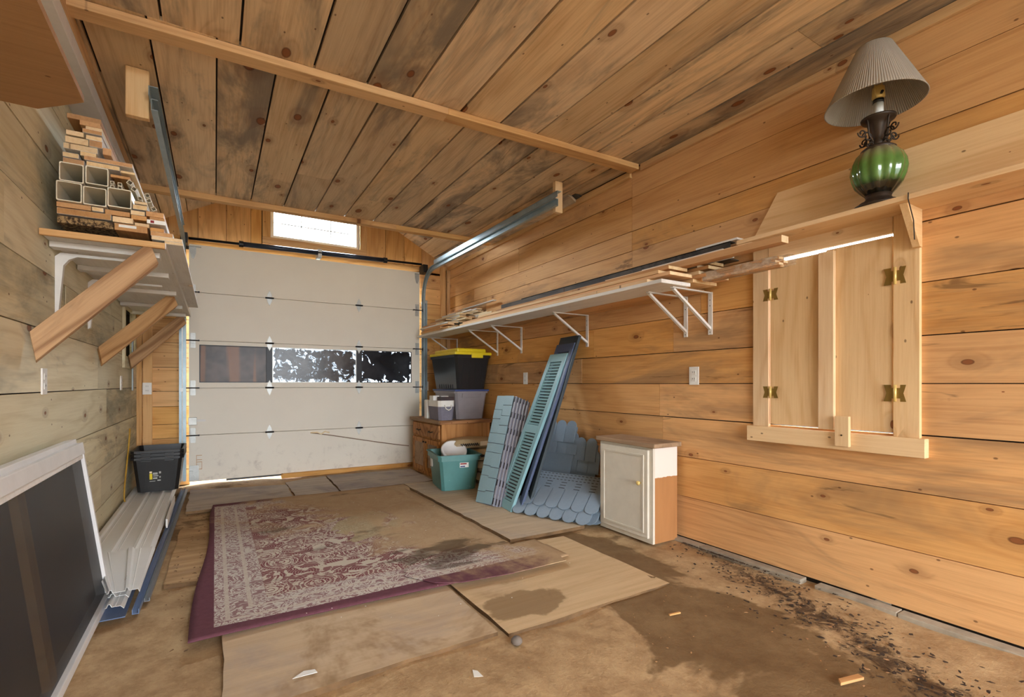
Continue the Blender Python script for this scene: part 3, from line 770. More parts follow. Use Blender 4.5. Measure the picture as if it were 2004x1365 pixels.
# ---------------------------------------------------------------- high shelf over the shutters
ZS = 1.788
hs = thing('high_shelf', 'narrow pine shelf above the shutters holding the green lamp', 'shelf', (XR-.09, .9, ZS))
plank('shelf_board', 'pine_new', (XR-.108, -.6, ZS+.011), (XR-.108, 1.63, ZS+.011), (1,0,0), .212, .022, hs, .0015)
p0 = onX(1461, 476, XR-.012); p1 = onX(1516, 380, XR-.012)
zt = p1.z
MB().prism([(XR-.020, YF+.1, ZS+.024), (XR-.020, p0.y-.02, ZS+.024), (XR-.020, p1.y-.02, zt), (XR-.020, YF+.1, zt)], (.018, 0, 0)).build('back_board_shape', 'pine_new', hs) if False else None
L0 = -.6; Lm = (p0.y+p1.y)/2-.02
plank('back_board', 'pine_new', (XR-.011, L0, (ZS+.024+zt)/2), (XR-.011, Lm, (ZS+.024+zt)/2), (0,0,1), zt-ZS-.026, .018, hs, .001, skew1=-(p0.y-p1.y)/2)
yb2 = yr(1787, XR-.08)
MB().prism([(XR-.18, yb2-.013, ZS-.001), (XR-.024, yb2-.013, ZS-.001), (XR-.024, yb2-.013, ZS-.165), (XR-.05, yb2-.013, ZS-.165)], (0, .026, 0)).build('shelf_bracket', 'pine_new', hs)
yw = yr(1779, XR-.21)
MB().tube([(XR-.217, yw, ZS+.026), (XR-.219, yw, ZS+.0), (XR-.172, yw-.002, ZS-.08), (XR-.165, yw-.003, ZS-.16)], .0022, 6).build('wire', 'dark_bronze', hs)
# long pine board between this shelf and the ceiling boards, a little proud of the wall is the back board above

# ---------------------------------------------------------------- table lamp
def m_shade():
    t = NT('pleated_shade'); v = t.coord(False); s = t.sep(v)
    ang = t.math('ARCTAN2', s[1], s[0])
    n = t.noise(t.comb(t.math('MULTIPLY', ang, 9.0), 0.0, t.math('MULTIPLY', s[2], .6)), 4, 3, .6)
    w = t.math('MULTIPLY_ADD', t.math('SINE', t.math('MULTIPLY', ang, 120)), .5, .5)
    f = t.math('ADD', t.math('MULTIPLY', w, .45), t.math('MULTIPLY', n, .55))
    t.base(t.mix(f, srgb(138,128,116), srgb(186,176,162))); t.b.inputs['Roughness'].default_value = .85
    t.bump(w, .5, .004)
    return t.m
DEFS['shade'] = m_shade
def m_green():
    t = NT('green_glass'); v = t.coord(False); s = t.sep(v)
    n = t.noise(v, 18, 4); b = t.noise(v, 60, 3)
    col = t.mix(n, srgb(44,86,34), srgb(98,140,66))
    col = t.mix(t.sstep(s[2], .19, .27), col, srgb(134,126,92))
    col = t.mix(t.sstep(s[2], .125, .09), col, srgb(30,26,16))
    t.base(col); t.b.inputs['Roughness'].default_value = .12; t.b.inputs['Specular IOR Level'].default_value = .7
    t.b.inputs['Coat Weight'].default_value = .5
    t.bump(b, .12, .004)
    return t.m
DEFS['green_glass'] = m_green
LB = onX(1719, 388, XR-.138); LB.z = ZS+.0225
lamp = thing('table_lamp', 'tall green ribbed glass table lamp with grey pleated shade', 'lamp', LB)
cx, cy_, cz = LB
MB().lathe([(.0, 0), (.088, 0), (.090, .008), (.078, .014), (.072, .022), (.055, .030), (.046, .045), (.050, .058), (.0, .058)], 32, LB).build('foot', 'dark_bronze', lamp, smooth=True)
rib = lambda a, z: 1-.085*abs(math.cos(6*a))**4 if .06 < z < .285 else 1
MB().lathe([(.0, .057), (.052, .060), (.068, .078), (.088, .105), (.100, .14), (.106, .175), (.102, .21), (.088, .245), (.068, .268), (.048, .280), (.0, .282)], 72, LB, mod=rib).build('glass_body', 'green_glass', lamp, smooth=True, origin=LB)
MB().lathe([(.060, .268), (.066, .276), (.052, .288), (.030, .292), (.0, .292)], 24, LB).build('collar', 'dark_bronze', lamp, smooth=True)
MB().lathe([(.0, .290), (.020, .290), (.026, .31), (.016, .325), (.022, .345), (.032, .385), (.040, .41), (.062, .418), (.066, .428), (.058, .430), (.0, .426)], 24, LB).build('iron_stem', 'dark_bronze', lamp, smooth=True)
def spiral(a0, base, r0, r1, turns, flip):
    pts = []
    for k in range(26):
        t = k/25; a = t*turns*2*math.pi; r = r0+(r1-r0)*t
        pts.append((r*math.cos(a), r*math.sin(a)*flip))
    return pts
for k in range(4):
    a = math.pi/4+k*math.pi/2+.35; ca, sa = math.cos(a), math.sin(a)
    for (bx, bz, r0, sc, fl) in ((.052, .335, .026, 1, 1), (.078, .352, .022, 1, -1), (.036, .30, .018, 1, -1)):
        pts = [(cx+(bx+q*sc)*ca, cy_+(bx+q*sc)*sa, cz+bz+w) for q, w in spiral(0, 0, r0, .008, 1.1, fl)]
        MB().tube(pts, .0034, 6).build('scroll', 'dark_bronze', lamp, smooth=True)
    MB().tube([(cx+.018*ca, cy_+.018*sa, cz+.30), (cx+.045*ca, cy_+.045*sa, cz+.345), (cx+.05*ca, cy_+.05*sa, cz+.40), (cx+.058*ca, cy_+.058*sa, cz+.424)], .004, 6).build('scroll_arm', 'dark_bronze', lamp, smooth=True)
MB().lathe([(.0, .426), (.019, .426), (.019, .50), (.0, .50)], 20, LB).build('candle_sleeve', 'paper_white', lamp, smooth=True)
MB().lathe([(.0, .50), (.021, .50), (.021, .518), (.0, .518)], 20, LB).build('socket_base', 'black_plastic', lamp, smooth=True)
MB().lathe([(.0, .518), (.018, .518), (.025, .528), (.023, .575), (.014, .585), (.0, .585)], 20, LB).build('socket', 'brass', lamp, smooth=True)
MB().tube([(cx-.02, cy_-.02, cz+.535), (cx-.032, cy_-.028, cz+.535)], .006, 8).build('switch_key', 'black_plastic', lamp)
for s in (1, -1):
    MB().tube([(cx+s*.022, cy_, cz+.52), (cx+s*.035, cy_, cz+.56), (cx+s*.032, cy_, cz+.64), (cx-.03, cy_, cz+.725)], .0025, 6).build('harp', 'brass', lamp)
SZ0, SZ1, SR0, SR1 = .475, .745, .183, .066
sh = MB().lathe([(SR0, SZ0), (SR0-.002, SZ0+.004), (SR1, SZ1-.004), (SR1-.002, SZ1)], 96, LB+Vector((-.050, -.004, 0)), mod=lambda a, z: 1+.004*math.sin(48*a)).build('shade', 'shade', lamp, smooth=True, origin=LB+Vector((-.050, -.004, 0)), solid=.004)
MB().lathe([(SR0-.0035, SZ0-.001), (SR0+.0025, SZ0-.001), (SR0+.002, SZ0+.008), (SR0-.004, SZ0+.008)], 64, LB).build('shade_rim', 'worn_top', lamp, smooth=True) if False else None
o = MB()
for k in range(3):
    a = k*2*math.pi/3; o.tube([(cx, cy_, cz+.722), (cx-.050+(SR1-.003)*math.cos(a), cy_+(SR1-.003)*math.sin(a), cz+.726)], .002, 6)
o.build('shade_spider', 'brass', lamp)
lamp.scale = (1, 1, .92)

# ---------------------------------------------------------------- sockets and switches
def outlet(name, label, c, axis, dirn, w=.072, h=.116, kind='outlet'):
    """wall plate; axis = wall normal axis, dirn = sign of the normal"""
    c = Vector(c); t = thing(name, label, kind, c)
    def bx(u0, u1, z0, z1, d0, d1):
        b = MB()
        a0, a1 = sorted((dirn*d0, dirn*d1))
        if axis == 'x': b.box(c.x+a0, c.x+a1, c.y+u0, c.y+u1, c.z+z0, c.z+z1)
        else: b.box(c.x+u0, c.x+u1, c.y+a0, c.y+a1, c.z+z0, c.z+z1)
        return b
    bx(-w/2, w/2, -h/2, h/2, 0.0005, .007).build('plate', 'outlet_white', t, bevel=.0015)
    if kind == 'outlet':
        for s in (1, -1):
            f = bx(-.017, .017, s*.021-.014, s*.021+.014, .007, .0095).build('socket_face', 'paper_white', t, bevel=.001)
            for u in (-.007, .007): bx(u-.0012, u+.0012, s*.021-.002, s*.021+.007, .0095, .0099).build('slot', 'black_plastic', f)
    else:
        bx(-.005, .005, -.012, .012, .007, .016).build('toggle', 'paper_white', t)
    return t
outlet('wall_outlet', 'white wall outlet between the small white cabinet and the shuttered window', onX(1359, 736, XR), 'x', -1)
outlet('wall_outlet', 'white wall outlet above the leaning shake siding beside the shutters', onX(1029, 741, XR), 'x', -1)
outlet('wall_outlet', 'white wall outlet under the first diagonal brace of the lumber shelf', onX(84, 747, XL), 'x', 1)
outlet('wall_outlet', 'white wall outlet below the small side window', onX(236, 750, XL), 'x', 1)
outlet('wall_outlet', 'white wall outlet on the door wall beside the black stacked totes', onY(288, 761, YB-.023), 'y', -1)
outlet('wall_outlet', 'white wall outlet behind the stacked totes near the door track', onY(833, 756, YB), 'y', -1)

# ---------------------------------------------------------------- long shelf on metal brackets
ZL = 1.600; XS0 = 2.145
ls = thing('long_shelf', 'long white shelf on white metal brackets along the right wall', 'shelf', ((XS0+XR)/2, 3.9, ZL))
plank('shelf_board', 'white_board', (XS0+.125, 1.90, ZL+.011), (XS0+.125, 5.785, ZL+.011), (1,0,0), .248, .022, ls, .002)
plank('shelf_board', 'pine_right', (XS0+.374, 1.99, ZL+.011), (XS0+.374, 5.785, ZL+.011), (1,0,0), .242, .022, ls, .002)
for y in (1.948, 2.134, 3.126, 4.145, 4.635, 5.676):
    bk = MB().box(XR-.008, XR-.001, y-.014, y+.014, ZL-.265, ZL-.001).build('bracket', 'white_metal', ls)
    MB().box(XR-.36, XR-.008, y-.010, y+.010, ZL-.008, ZL-.001).build('arm', 'white_metal', bk)
    MB().hexa([(XR-.010, y-.009, ZL-.235), (XR-.010, y+.009, ZL-.235), (XR-.002, y+.009, ZL-.222), (XR-.002, y-.009, ZL-.222),
               (XR-.352, y-.009, ZL-.016), (XR-.352, y+.009, ZL-.016), (XR-.340, y+.009, ZL-.008), (XR-.340, y-.009, ZL-.008)]).build('strut', 'white_metal', bk)
    o = MB()
    for dz in (-.05, -.085, -.25): o.tube([(XR-.0095, y, ZL+dz), (XR-.0078, y, ZL+dz)], .003, 6)
    o.build('screw', 'black_steel', bk, kind='stuff')
# lumber on the long shelf: (x centre, z bottom, near y, far y, width, thick, material, kind, dy = sideways run)
LG = 'boards laid on the long wall shelf'
def lum(name, label, x, z, y0, y1, w, t, mat, dx=0.0, dz=0.0, up=(1,0,0), end='end_grain', group=LG):
    o = plank(name, mat, (x, y0, z+t/2), (x+dx, y1, z+t/2+dz), up, w, t, None, .001, end_mat=end)
    return tag(o, label, 'board', group)
zt = ZL+.0235
PB = 'bare pine board lying flat on the long bracketed shelf'
WB_ = 'white trim board lying on the door end of the long bracketed shelf'

layers = [(2.262, 0, 2.02, 4.58, .205, 'pine_new'), (2.275, 1, 1.87, 4.55, .19, 'lumber_tan'), (2.268, 2, 1.95, 4.2, .185, 'pine_new'), (2.285, 3, 1.90, 3.9, .16, 'lumber_tan'),
          (2.500, 0, 1.88, 4.4, .22, 'pine_new'), (2.505, 1, 1.80, 4.35, .21, 'lumber_tan'), (2.500, 2, 1.84, 4.3, .22, 'pine_new'), (2.495, 3, 1.78, 4.3, .20, 'lumber_tan'), (2.50, 4, 1.86, 4.25, .20, 'weathered'), (2.50, 5, 1.82, 4.1, .18, 'lumber_tan')]
PL = ['lowest pine board on the front of the long shelf', 'second pine board up on the front of the long shelf', 'third pine board up on the front of the long shelf', 'top tan board on the front of the long shelf',
      'lowest pine board at the back of the long shelf', 'second board up at the back of the long shelf', 'third pine board up at the back of the long shelf', 'fourth tan board up at the back of the long shelf', 'weathered brown board high at the back of the long shelf', 'topmost tan board under the dark channel trim']
for (x, k, y0, y1, w, m), lb in zip(layers, PL):
    lum('pine_board', lb, x, zt+k*.0205, y0, y1, w, .0195, m)
zb = zt+6*.0205+.001
lum('long_stick', 'tan wooden stick jutting past the long shelf toward the shutters', 2.335, zt+4*.0205+.001, 1.31, 3.4, .06, .034, 'lumber_tan', dx=.005, group=None)
lum('pine_stick', 'short pale stick poking out beside the longer tan stick', 2.375, zt+4*.0205+.038, 1.50, 2.6, .03, .018, 'pine_new', dx=.0, group=None)
# dark channel and charcoal boards along the wall
o = MB(); y0, y1, x0, z0 = 1.74, 3.98, 2.535, zb
o.box(x0, x0+.006, y0, y1, z0, z0+.105); o.box(x0, x0+.085, y0, y1, z0, z0+.006); o.box(x0, x0+.05, y0, y1, z0+.099, z0+.105)
tag(o.build('dark_channel', 'charcoal_wood'), 'long dark grey channel trim lying against the wall on the long shelf', 'trim')
lum('charcoal_board', 'long charcoal weathered board on edge before the dark channel trim', 2.475, zb, 2.45, 4.25, .018, .075, 'charcoal_wood', group=None, end='charcoal_wood')
lum('white_end_board', 'white painted board resting on top of the dark channel trim', 2.585, zb+.1065, 1.70, 1.98, .085, .012, 'white_board', group=None, end='white_board')
for k, (x, dz, y0) in enumerate(((2.435, 0, 1.66), (2.437, .019, 1.60), (2.432, .038, 1.70))):
    lum('white_stick', 'white stick end showing between the sticks on the long shelf', x, zb-.0205+dz+.0005, y0, 2.3, .045, .016, 'white_board', group='white sticks among the tan ones', end='white_board')
# white trim at the door end
rr = random.Random(3)
for (x, w, n) in ((2.20, .085, 6), (2.292, .088, 9), (2.386, .09, 12), (2.482, .092, 15), (2.575, .085, 18)):
    for L in range(n):
        y0 = 4.62+rr.uniform(0, .75) if x > 2.35 else 4.62+.06*L+rr.uniform(0, .35)
        y1 = rr.uniform(5.55, 5.775)
        mt = rr.choice(['white_board', 'white_board', 'lumber_pale', 'lumber_tan']); lum('painted_plank' if mt == 'white_board' else 'bare_plank', {'white_board': WB_, 'lumber_pale': 'pale bare plank among the white ones at the door end of the long shelf', 'lumber_tan': 'tan bare plank among the white ones at the door end of the long shelf'}[mt], x+rr.uniform(-.004, .004), zt+.0005+L*.0168, y0, y1, w-.012, .0158, mt, dx=rr.uniform(-.002, .002), end='end_grain', group={'white_board': 'white trim boards at the door end of the long shelf', 'lumber_pale': 'pale planks at the door end of the long shelf', 'lumber_tan': 'tan planks at the door end of the long shelf'}[mt])
lum('white_strip', 'thin white strip laid high along the wall over the trim boards', 2.590, zt+.306, 4.6, 5.5, .04, .010, 'white_board', dz=.0, group=None, end='white_board')
lum('crossed_strip', 'narrow white strip lying askew on top of the trim boards', 2.39, zt+.205, 4.75, 5.55, .035, .012, 'white_board', dx=.02, dz=.0, group=None, end='white_board')
lum('pale_block', 'short thick pale block resting on the long shelf before the trim boards', 2.42, zt+.0845, 4.32, 4.60, .05, .06, 'lumber_pale', group=None)
# clear-wrapped bundle of slats jutting off the near end
def m_film():
    t = NT('clear_film'); v = t.coord(); n = t.noise(t.vmul(v, (6, 3, 6)), 3, 4, .7)
    tr = t.n('ShaderNodeBsdfTransparent'); t.b.inputs['Roughness'].default_value = .15; t.base(t.mix(n, srgb(214,190,160), srgb(246,232,214)))
    mx = t.n('ShaderNodeMixShader'); t.l(t.sstep(n, .35, .7, .22, .62), mx.inputs[0]); t.l(tr.outputs[0], mx.inputs[1]); t.l(t.b.outputs[0], mx.inputs[2])
    t.l(mx.outputs[0], t.out.inputs['Surface']); t.bump(n, .8, .01)
    return t.m
DEFS['film'] = m_film
zt = ZL+.0235
bd = thing('wrapped_bundle', 'bundle of slats wrapped in clear plastic jutting off the long shelf', 'bundle', (2.42, 1.6, zt+.0))
zw = zt+.0
for i in range(3):
    for j in range(2):
        plank('slat', 'lumber_tan', (2.425+j*.042, 1.38+.02*((i+j) % 2), zw+.003+i*.0145+.006), (2.425+j*.042, 1.835, zw+.003+i*.0145+.006), (1,0,0), .039, .013, bd, .001, end_mat='end_grain')
def film(u, v):
    y = 1.335+v*.49; a = u*2*math.pi; f = 1+.05*math.sin(9*v*3+a*3)
    if v < .08: f *= .86+.3*math.sin(a*5)*.3
    ca, sa = math.cos(a), math.sin(a); m = max(abs(ca), abs(sa))
    return (2.446+.0445*ca/m*f, y, zw+.0245+.026*sa/m*f+.001)
MB().grid(film, 28, 14).build('plastic_wrap', 'film', bd, smooth=True)
# ---------------------------------------------------------------- braced shelf on the left wall
ZT = 1.700; XF = -.205; YN, YE = 2.84, 5.66
bs = thing('braced_shelf', 'white shelf on three diagonal wooden braces loaded with lumber ends', 'shelf', ((XL+XF)/2, 4.2, ZT-.03))
plank('shelf_board', 'white_board', ((XL+XF)/2+.001, YN+.022, ZT-.009), ((XL+XF)/2+.001, YE, ZT-.009), (1,0,0), XF-XL-.004, .018, bs, .001)
plank('end_strip', 'pine_beam', (XL+.004, YN+.010, ZT-.014), (XF, YN+.010, ZT-.014), (0,0,1), .028, .020, bs, .001)
MB().box(XF-.0005, XF+.004, YN+.02, YE, ZT-.024, ZT+.004).build('front_lip', 'white_metal', bs)
for (ax, ay, az, bx_, by, bz) in ((XL+.025, 2.67, 1.175, XF-.045, 2.865, ZT-.055), (XL+.025, 4.00, 1.20, XF-.05, 4.32, ZT-.055), (XL+.025, 5.27, 1.21, XF-.05, 5.57, ZT-.055)):
    a = Vector((ax, ay, az)); b = Vector((bx_, by, bz)); d = (b-a).normalized()
    wd = d.cross(Vector((0,1,0)))
    plank('brace', 'brace_wood', a, b, wd, .092, .038, bs, .0015, skew0=.040, skew1=.030)
for y in (3.02, 3.55, 4.22, 4.95, 5.5):
    plank('cleat', 'white_board', (XL+.006, y, ZT-.032), (XF-.03, y, ZT-.032), (0,1,0), .07, .026, bs, .001)
for y in (3.10, 3.80):
    o = MB(); x0 = XL+.001; zt_ = ZT-.0455
    o.prism([(x0, y, zt_-.30), (x0+.012, y, zt_-.29), (x0+.03, y, zt_-.06), (x0+.05, y, zt_-.03), (x0+.08, y, zt_-.014), (x0+.36, y, zt_-.010), (x0+.36, y, zt_), (x0+.02, y, zt_), (x0, y, zt_-.02)], (0, .03, 0))
    o.build('corner_bracket', 'white_metal', bs)
# ---------------------------------------------------------------- lumber ends on that shelf
YP = YN+.012
def zp(zx, zy): return 90+zx/4.266, 200+zy/4.266
rr = random.Random(11)
GB = 'lumber ends stacked on the braced shelf'
LBL = {'tan': 'bare tan plank end in the stack on the braced shelf', 'pale': 'pale sawn plank end in the stack on the braced shelf', 'white': 'white primed plank end in the stack on the braced shelf'}
ends = [  # zoom-left x, top y, right x, thickness (in the enlarged crop), kind
 (72,812,375,44,'tan'), (380,866,478,36,'white'), (484,884,700,44,'tan'), (76,864,548,56,'tan'), (552,944,728,50,'pale'),
 (566,1000,850,62,'orange'), (733,1006,858,34,'pale'), (838,990,1000,36,'red'), (866,1036,985,34,'tan'), (868,1074,1062,38,'tan'), (874,1118,1142,34,'white'), (985,1158,1146,26,'white'),
 (702,902,826,38,'white'), (832,916,985,44,'tan'), (722,848,846,40,'white'), (732,818,846,24,'pale'), (705,945,840,40,'tan'), (862,960,990,26,'tan'),
 (326,476,614,38,'white'), (306,432,728,38,'tan'), (132,446,318,46,'tan'), (126,392,266,42,'white'), (276,396,414,38,'pale'), (130,332,430,50,'white'), (150,262,352,56,'pale'), (356,306,470,60,'tan'),
 (160,214,312,42,'pale'), (327,262,466,38,'white'), (300,222,470,36,'tan'), (276,150,454,42,'tan'), (165,84,460,44,'tan'), (326,196,470,26,'pale'), (530,596,700,24,'tan'), (470,372,545,60,'tan'), (620,566,745,20,'pale')]
PILE = []
for it in ends:
    x0, y0, x1, th, kd = it
    a = onY(*zp(x0, y0), YP); b = onY(*zp(x1, y0), YP); c = onY(*zp(x0, y0+th), YP)
    PILE.append(['plank', (a.x+b.x)/2, (b.x-a.x)*.965, c.z, (a.z-c.z)*.92, kd])
for (x0, y0, x1, y1) in ((106, 488, 318, 648), (326, 540, 524, 690), (80, 652, 302, 812), (306, 700, 508, 862), (510, 742, 716, 900)):
    a = onY(*zp(x0, y0), YP); b = onY(*zp(x1, y0), YP); c = onY(*zp(x0, y1), YP); q = min(b.x-a.x, a.z-c.z+.008)*.975
    PILE.append(['post', (a.x+b.x)/2, q, c.z, q, 0])
for (x0, y0, s0, r) in ((532,648,44,0), (532,694,44,0), (594,662,48,0), (594,708,48,0), (662,700,60,.6), (702,742,56,.5), (762,780,50,0), (816,768,52,-.4), (828,812,52,-.45), (868,858,54,-.5)):
    a = onY(*zp(x0, y0), YP); b = onY(*zp(x0+s0, y0), YP); q = (b.x-a.x)*.9*(abs(math.cos(r))+abs(math.sin(r)))*.82
    PILE.append(['small', a.x+q*.55, q, a.z-q*1.05, q, r])
a = onY(*zp(90, 935), YP); b = onY(*zp(560, 935), YP); c = onY(*zp(90, 998), YP)
PILE.append(['flake', (a.x+b.x)/2, b.x-a.x, c.z, (a.z-c.z)*.92, 0])
PILE.sort(key=lambda q: q[3]); done = []
for q in PILE:      # let every piece rest on what is below it
    zb = ZT+.0008
    for d in done:
        if abs(d[1]-q[1]) < (d[2]+q[2])/2-.001 and d[3]+d[4] > zb and d[3] <= q[3]+.5*q[4]: zb = max(zb, d[3]+d[4]+.0006) if d[3]+d[4] > q[3]-.03 else zb
    q[3] = max(zb, min(q[3], q[3])) if zb > q[3] else q[3]
    done.append(q)
for (tp_, cx0, w, zb, t, kd) in [q for q in PILE if q[0] == 'plank']:
    cz0 = zb+t/2
    mat, end, lab = {'tan': ('lumber_tan', 'end_tan', LBL['tan']), 'pale': ('lumber_pale', 'end_grain', LBL['pale']), 'white': ('white_board', 'end_grain', LBL['white']),
                     'orange': ('lumber_tan', 'end_tan', 'thick orange plank end with white tape at the bottom of the shelf stack'),
                     'red': ('white_board', 'outlet_white', 'white plank end marked with a red square in the shelf stack')}[kd]
    if kd == 'tan' and rr.random() < .4: mat = 'white_board'
    yn = YP+rr.uniform(0, .02); ye = rr.uniform(4.6, 5.55)
    yn0 = yn
    o = plank('lumber_plank', mat, (cx0, yn, cz0), (cx0+rr.uniform(-.006, .006), ye, cz0), (1,0,0), w, t, None, .0008, end_mat=end)
    if kd in LBL:
        pz = [q for q in PILE if q[0] == 'post']; top = max(q[3]+q[4] for q in pz); xr = max(q[1]+q[2]/2 for q in pz)
        where = 'above the vinyl posts on the braced shelf' if cz0 > top-.03 and cx0 < xr-.05 else ('beside the vinyl posts on the braced shelf' if cx0 > xr-.03 else 'under the vinyl posts on the braced shelf')
        lab = {'tan': 'bare tan plank end stacked ', 'pale': 'pale sawn plank end stacked ', 'white': 'white primed plank end stacked '}[kd]+where
    tag(o, lab, 'plank', GB if kd in LBL else None)
    if kd in ('orange', 'red'):
        m = MB()
        if kd == 'orange': m.box(cx0-.045, cx0+.02, yn-.0012, yn-.0004, cz0-.001, cz0+.011); m.build('tape', 'paper_white', None)
        else: m.box(cx0-.022, cx0-.008, yn-.0012, yn-.0004, cz0-.006, cz0+.006); m.build('red_mark', 'red_print', None)
        tp = bpy.context.scene.collection.objects[-1] if False else [q for q in COL.objects if q.name.startswith('tape' if kd == 'orange' else 'red_mark')][-1]
        part_of(o, tp)
flat('osb_dark', srgb(112,88,58), .9, var=.3)
def m_osb():
    t = NT('flake_board'); v = t.coord(); vo = t.voro(t.vmul(v, (30, 60, 60)), 1, dim='3D')
    n = t.noise(v, 60, 4, .7)
    t.base(t.mix(t.sstep(n, .4, .6), srgb(60,44,30), srgb(168,138,96))); t.b.inputs['Roughness'].default_value = .95; t.bump(n, .9, .01)
    return t.m
DEFS['osb'] = m_osb
fk = [q for q in PILE if q[0] == 'flake'][0]
o = plank('flake_board', 'osb', (fk[1], YP+.006, fk[3]+fk[4]/2), (fk[1], 5.2, fk[3]+fk[4]/2), (1,0,0), fk[2], fk[4], None, 0)
tag(o, 'dark rough flake board at the bottom of the lumber stack', 'board')
# hollow vinyl posts
VP = []
def vinyl(cx, cz, s, y0, y1, rot, name, label, group, wall=.004):
    o = MB(); n = 4; ca, sa = math.cos(rot), math.sin(rot)
    def ring(h, y):
        r = h*.12; out = []
        for (sx, sz) in ((1,1), (-1,1), (-1,-1), (1,-1)):
            for k in range(3):
                a0 = {(1,1):0, (-1,1):90, (-1,-1):180, (1,-1):270}[(sx, sz)]; a = math.radians(a0+45*k)
                px_ = sx*(h-r)+r*math.cos(a); pz_ = sz*(h-r)+r*math.sin(a)
                out.append((cx+px_*ca-pz_*sa, y, cz+px_*sa+pz_*ca))
        return out
    h = s/2; A = ring(h, y0); B = ring(h, y1); Ci = ring(h-wall, y0); Di = ring(h-wall, y1); m = len(A)
    vs = A+B+Ci+Di; fs = []
    for i in range(m):
        j = (i+1) % m
        fs += [(i, j, m+j, m+i), (2*m+j, 2*m+i, 3*m+i, 3*m+j), (j, i, 2*m+i, 2*m+j), (m+i, m+j, 3*m+j, 3*m+i)]
    q = o.add(vs, fs).build(name, 'pvc'); return tag(q, label, 'post', group)
for q in PILE:
    if q[0] == 'post':
        row = [p for p in PILE if p[0] == 'post' and abs(p[3]-q[3]) < .05]; row.sort(key=lambda p: p[1]); i = row.index(q)
        lb = {2: ('hollow cream vinyl post in the upper row, next to the wall', 'hollow cream vinyl post in the upper row, away from the wall')}.get(len(row), ('hollow cream vinyl post in the lower row, next to the wall', 'hollow cream vinyl post in the middle of the lower row', 'hollow cream vinyl post in the lower row, beside the small balusters'))[i]
        vinyl(q[1], q[3]+q[4]/2, q[2], YP, 5.3, 0, 'vinyl_post', lb, 'vinyl posts on the braced shelf')
    if q[0] == 'small':
        k = abs(math.cos(q[5]))+abs(math.sin(q[5])); vinyl(q[1], q[3]+q[4]/2, q[2]/k, YP+.01, 5.0, -q[5], 'vinyl_baluster', 'small square vinyl baluster end tucked beside the vinyl posts', 'small vinyl balusters on the braced shelf', .0018)
# white trim boards on edge, outermost on the stack
for (zx, zy, dz) in ((1040, 905, .20), (700, 500, .12)):
    p = onY(*zp(zx, zy), YP+.25)
# ---------------------------------------------------------------- short high shelf nearer the camera
zs_ = 1.95
pts = [onZ(74, 213, zs_), onZ(161.5, 200, zs_)]
poly = [(XL+.002, .2, zs_), (-.362, .2, zs_), (-.366, pts[1].y, zs_), (pts[0].x, pts[0].y, zs_), (XL+.002, pts[0].y, zs_)]
us = thing('corner_shelf', 'brown shelf board with a clipped corner high on the left wall', 'shelf', (-.5, 1.2, zs_))
MB().prism(poly, (0, 0, .02)).build('shelf_board', 'shelf_brown', us)
for y in (.6, 1.75): MB().prism([(XL+.002, y, zs_-.001), (XL+.20, y, zs_-.001), (XL+.02, y, zs_-.2), (XL+.002, y, zs_-.2)], (0, .02, 0)).build('bracket', 'white_metal', us) if y < 1 else None

# ---------------------------------------------------------------- framed screen leaning on the left wall
def m_mesh():
    t = NT('insect_mesh'); v = t.coord(); n = t.noise(v, 2.4, 4, .6, .6); n2 = t.noise(t.vmul(v, (1,1,1)), 220, 2)
    t.base(t.mix(n, srgb(40,40,44), srgb(78,74,72))); t.b.inputs['Roughness'].default_value = .45
    tr = t.n('ShaderNodeBsdfTransparent'); mx = t.n('ShaderNodeMixShader'); mx.inputs[0].default_value = .55
    t.l(tr.outputs[0], mx.inputs[1]); t.l(t.b.outputs[0], mx.inputs[2]); t.l(mx.outputs[0], t.out.inputs['Surface'])
    return t.m
DEFS['mesh_screen'] = m_mesh
flat('dark_backing', srgb(52,52,54), .6, var=.15)
O = Vector((-.430, 2.985, .012)); S = Vector((0, -1, 0)); U = Vector((-.118, .09, .735)); HU = U.length; U.normalize(); U = (U-S*0).normalized()
N = S.cross(U).normalized()
if N.x < 0: N = -N
def sp_(s, u, n): return O+S*s+U*u+N*n
scr = thing('window_screen', 'large white framed window screen with dark mesh leaning on the left wall', 'screen', O)
LS = 2.35
def bar_(name, s0, s1, u0, u1, n0, n1, mat, bev=.003):
    b = MB().hexa([sp_(s0,u0,n0), sp_(s1,u0,n0), sp_(s1,u1,n0), sp_(s0,u1,n0), sp_(s0,u0,n1), sp_(s1,u0,n1), sp_(s1,u1,n1), sp_(s0,u1,n1)])
    return b.build(name, mat, scr, bevel=bev)
bar_('top_rail', 0, LS, HU-.055, HU, -.055, .006, 'white_paint'); bar_('top_cap', -.004, LS, HU-.012, HU+.020, -.062, -.018, 'white_paint')
bar_('top_bead', 0.004, LS, HU-.075, HU-.055, -.02, .0, 'white_board', .001)
bar_('bottom_rail', 0, LS, 0, .028, -.05, .010, 'white_paint'); bar_('stile', 0, .022, .028, HU-.055, -.05, .004, 'white_paint')
bar_('stile', 1.70, 1.74, .028, HU-.055, -.05, .002, 'white_paint'); bar_('stile', LS-.03, LS, .028, HU-.055, -.05, .004, 'white_paint')
bar_('mesh', .022, 1.70, .028, HU-.075, -.010, -.0095, 'mesh_screen', 0)
bar_('mesh', 1.74, LS-.03, .028, HU-.075, -.010, -.0095, 'mesh_screen', 0)
bar_('back_panel', .02, LS-.02, .02, HU-.06, -.048, -.044, 'dark_backing', 0)
bar_('batten', .80, .87, .028, HU-.075, -.040, -.016, 'pine_beam', 0)

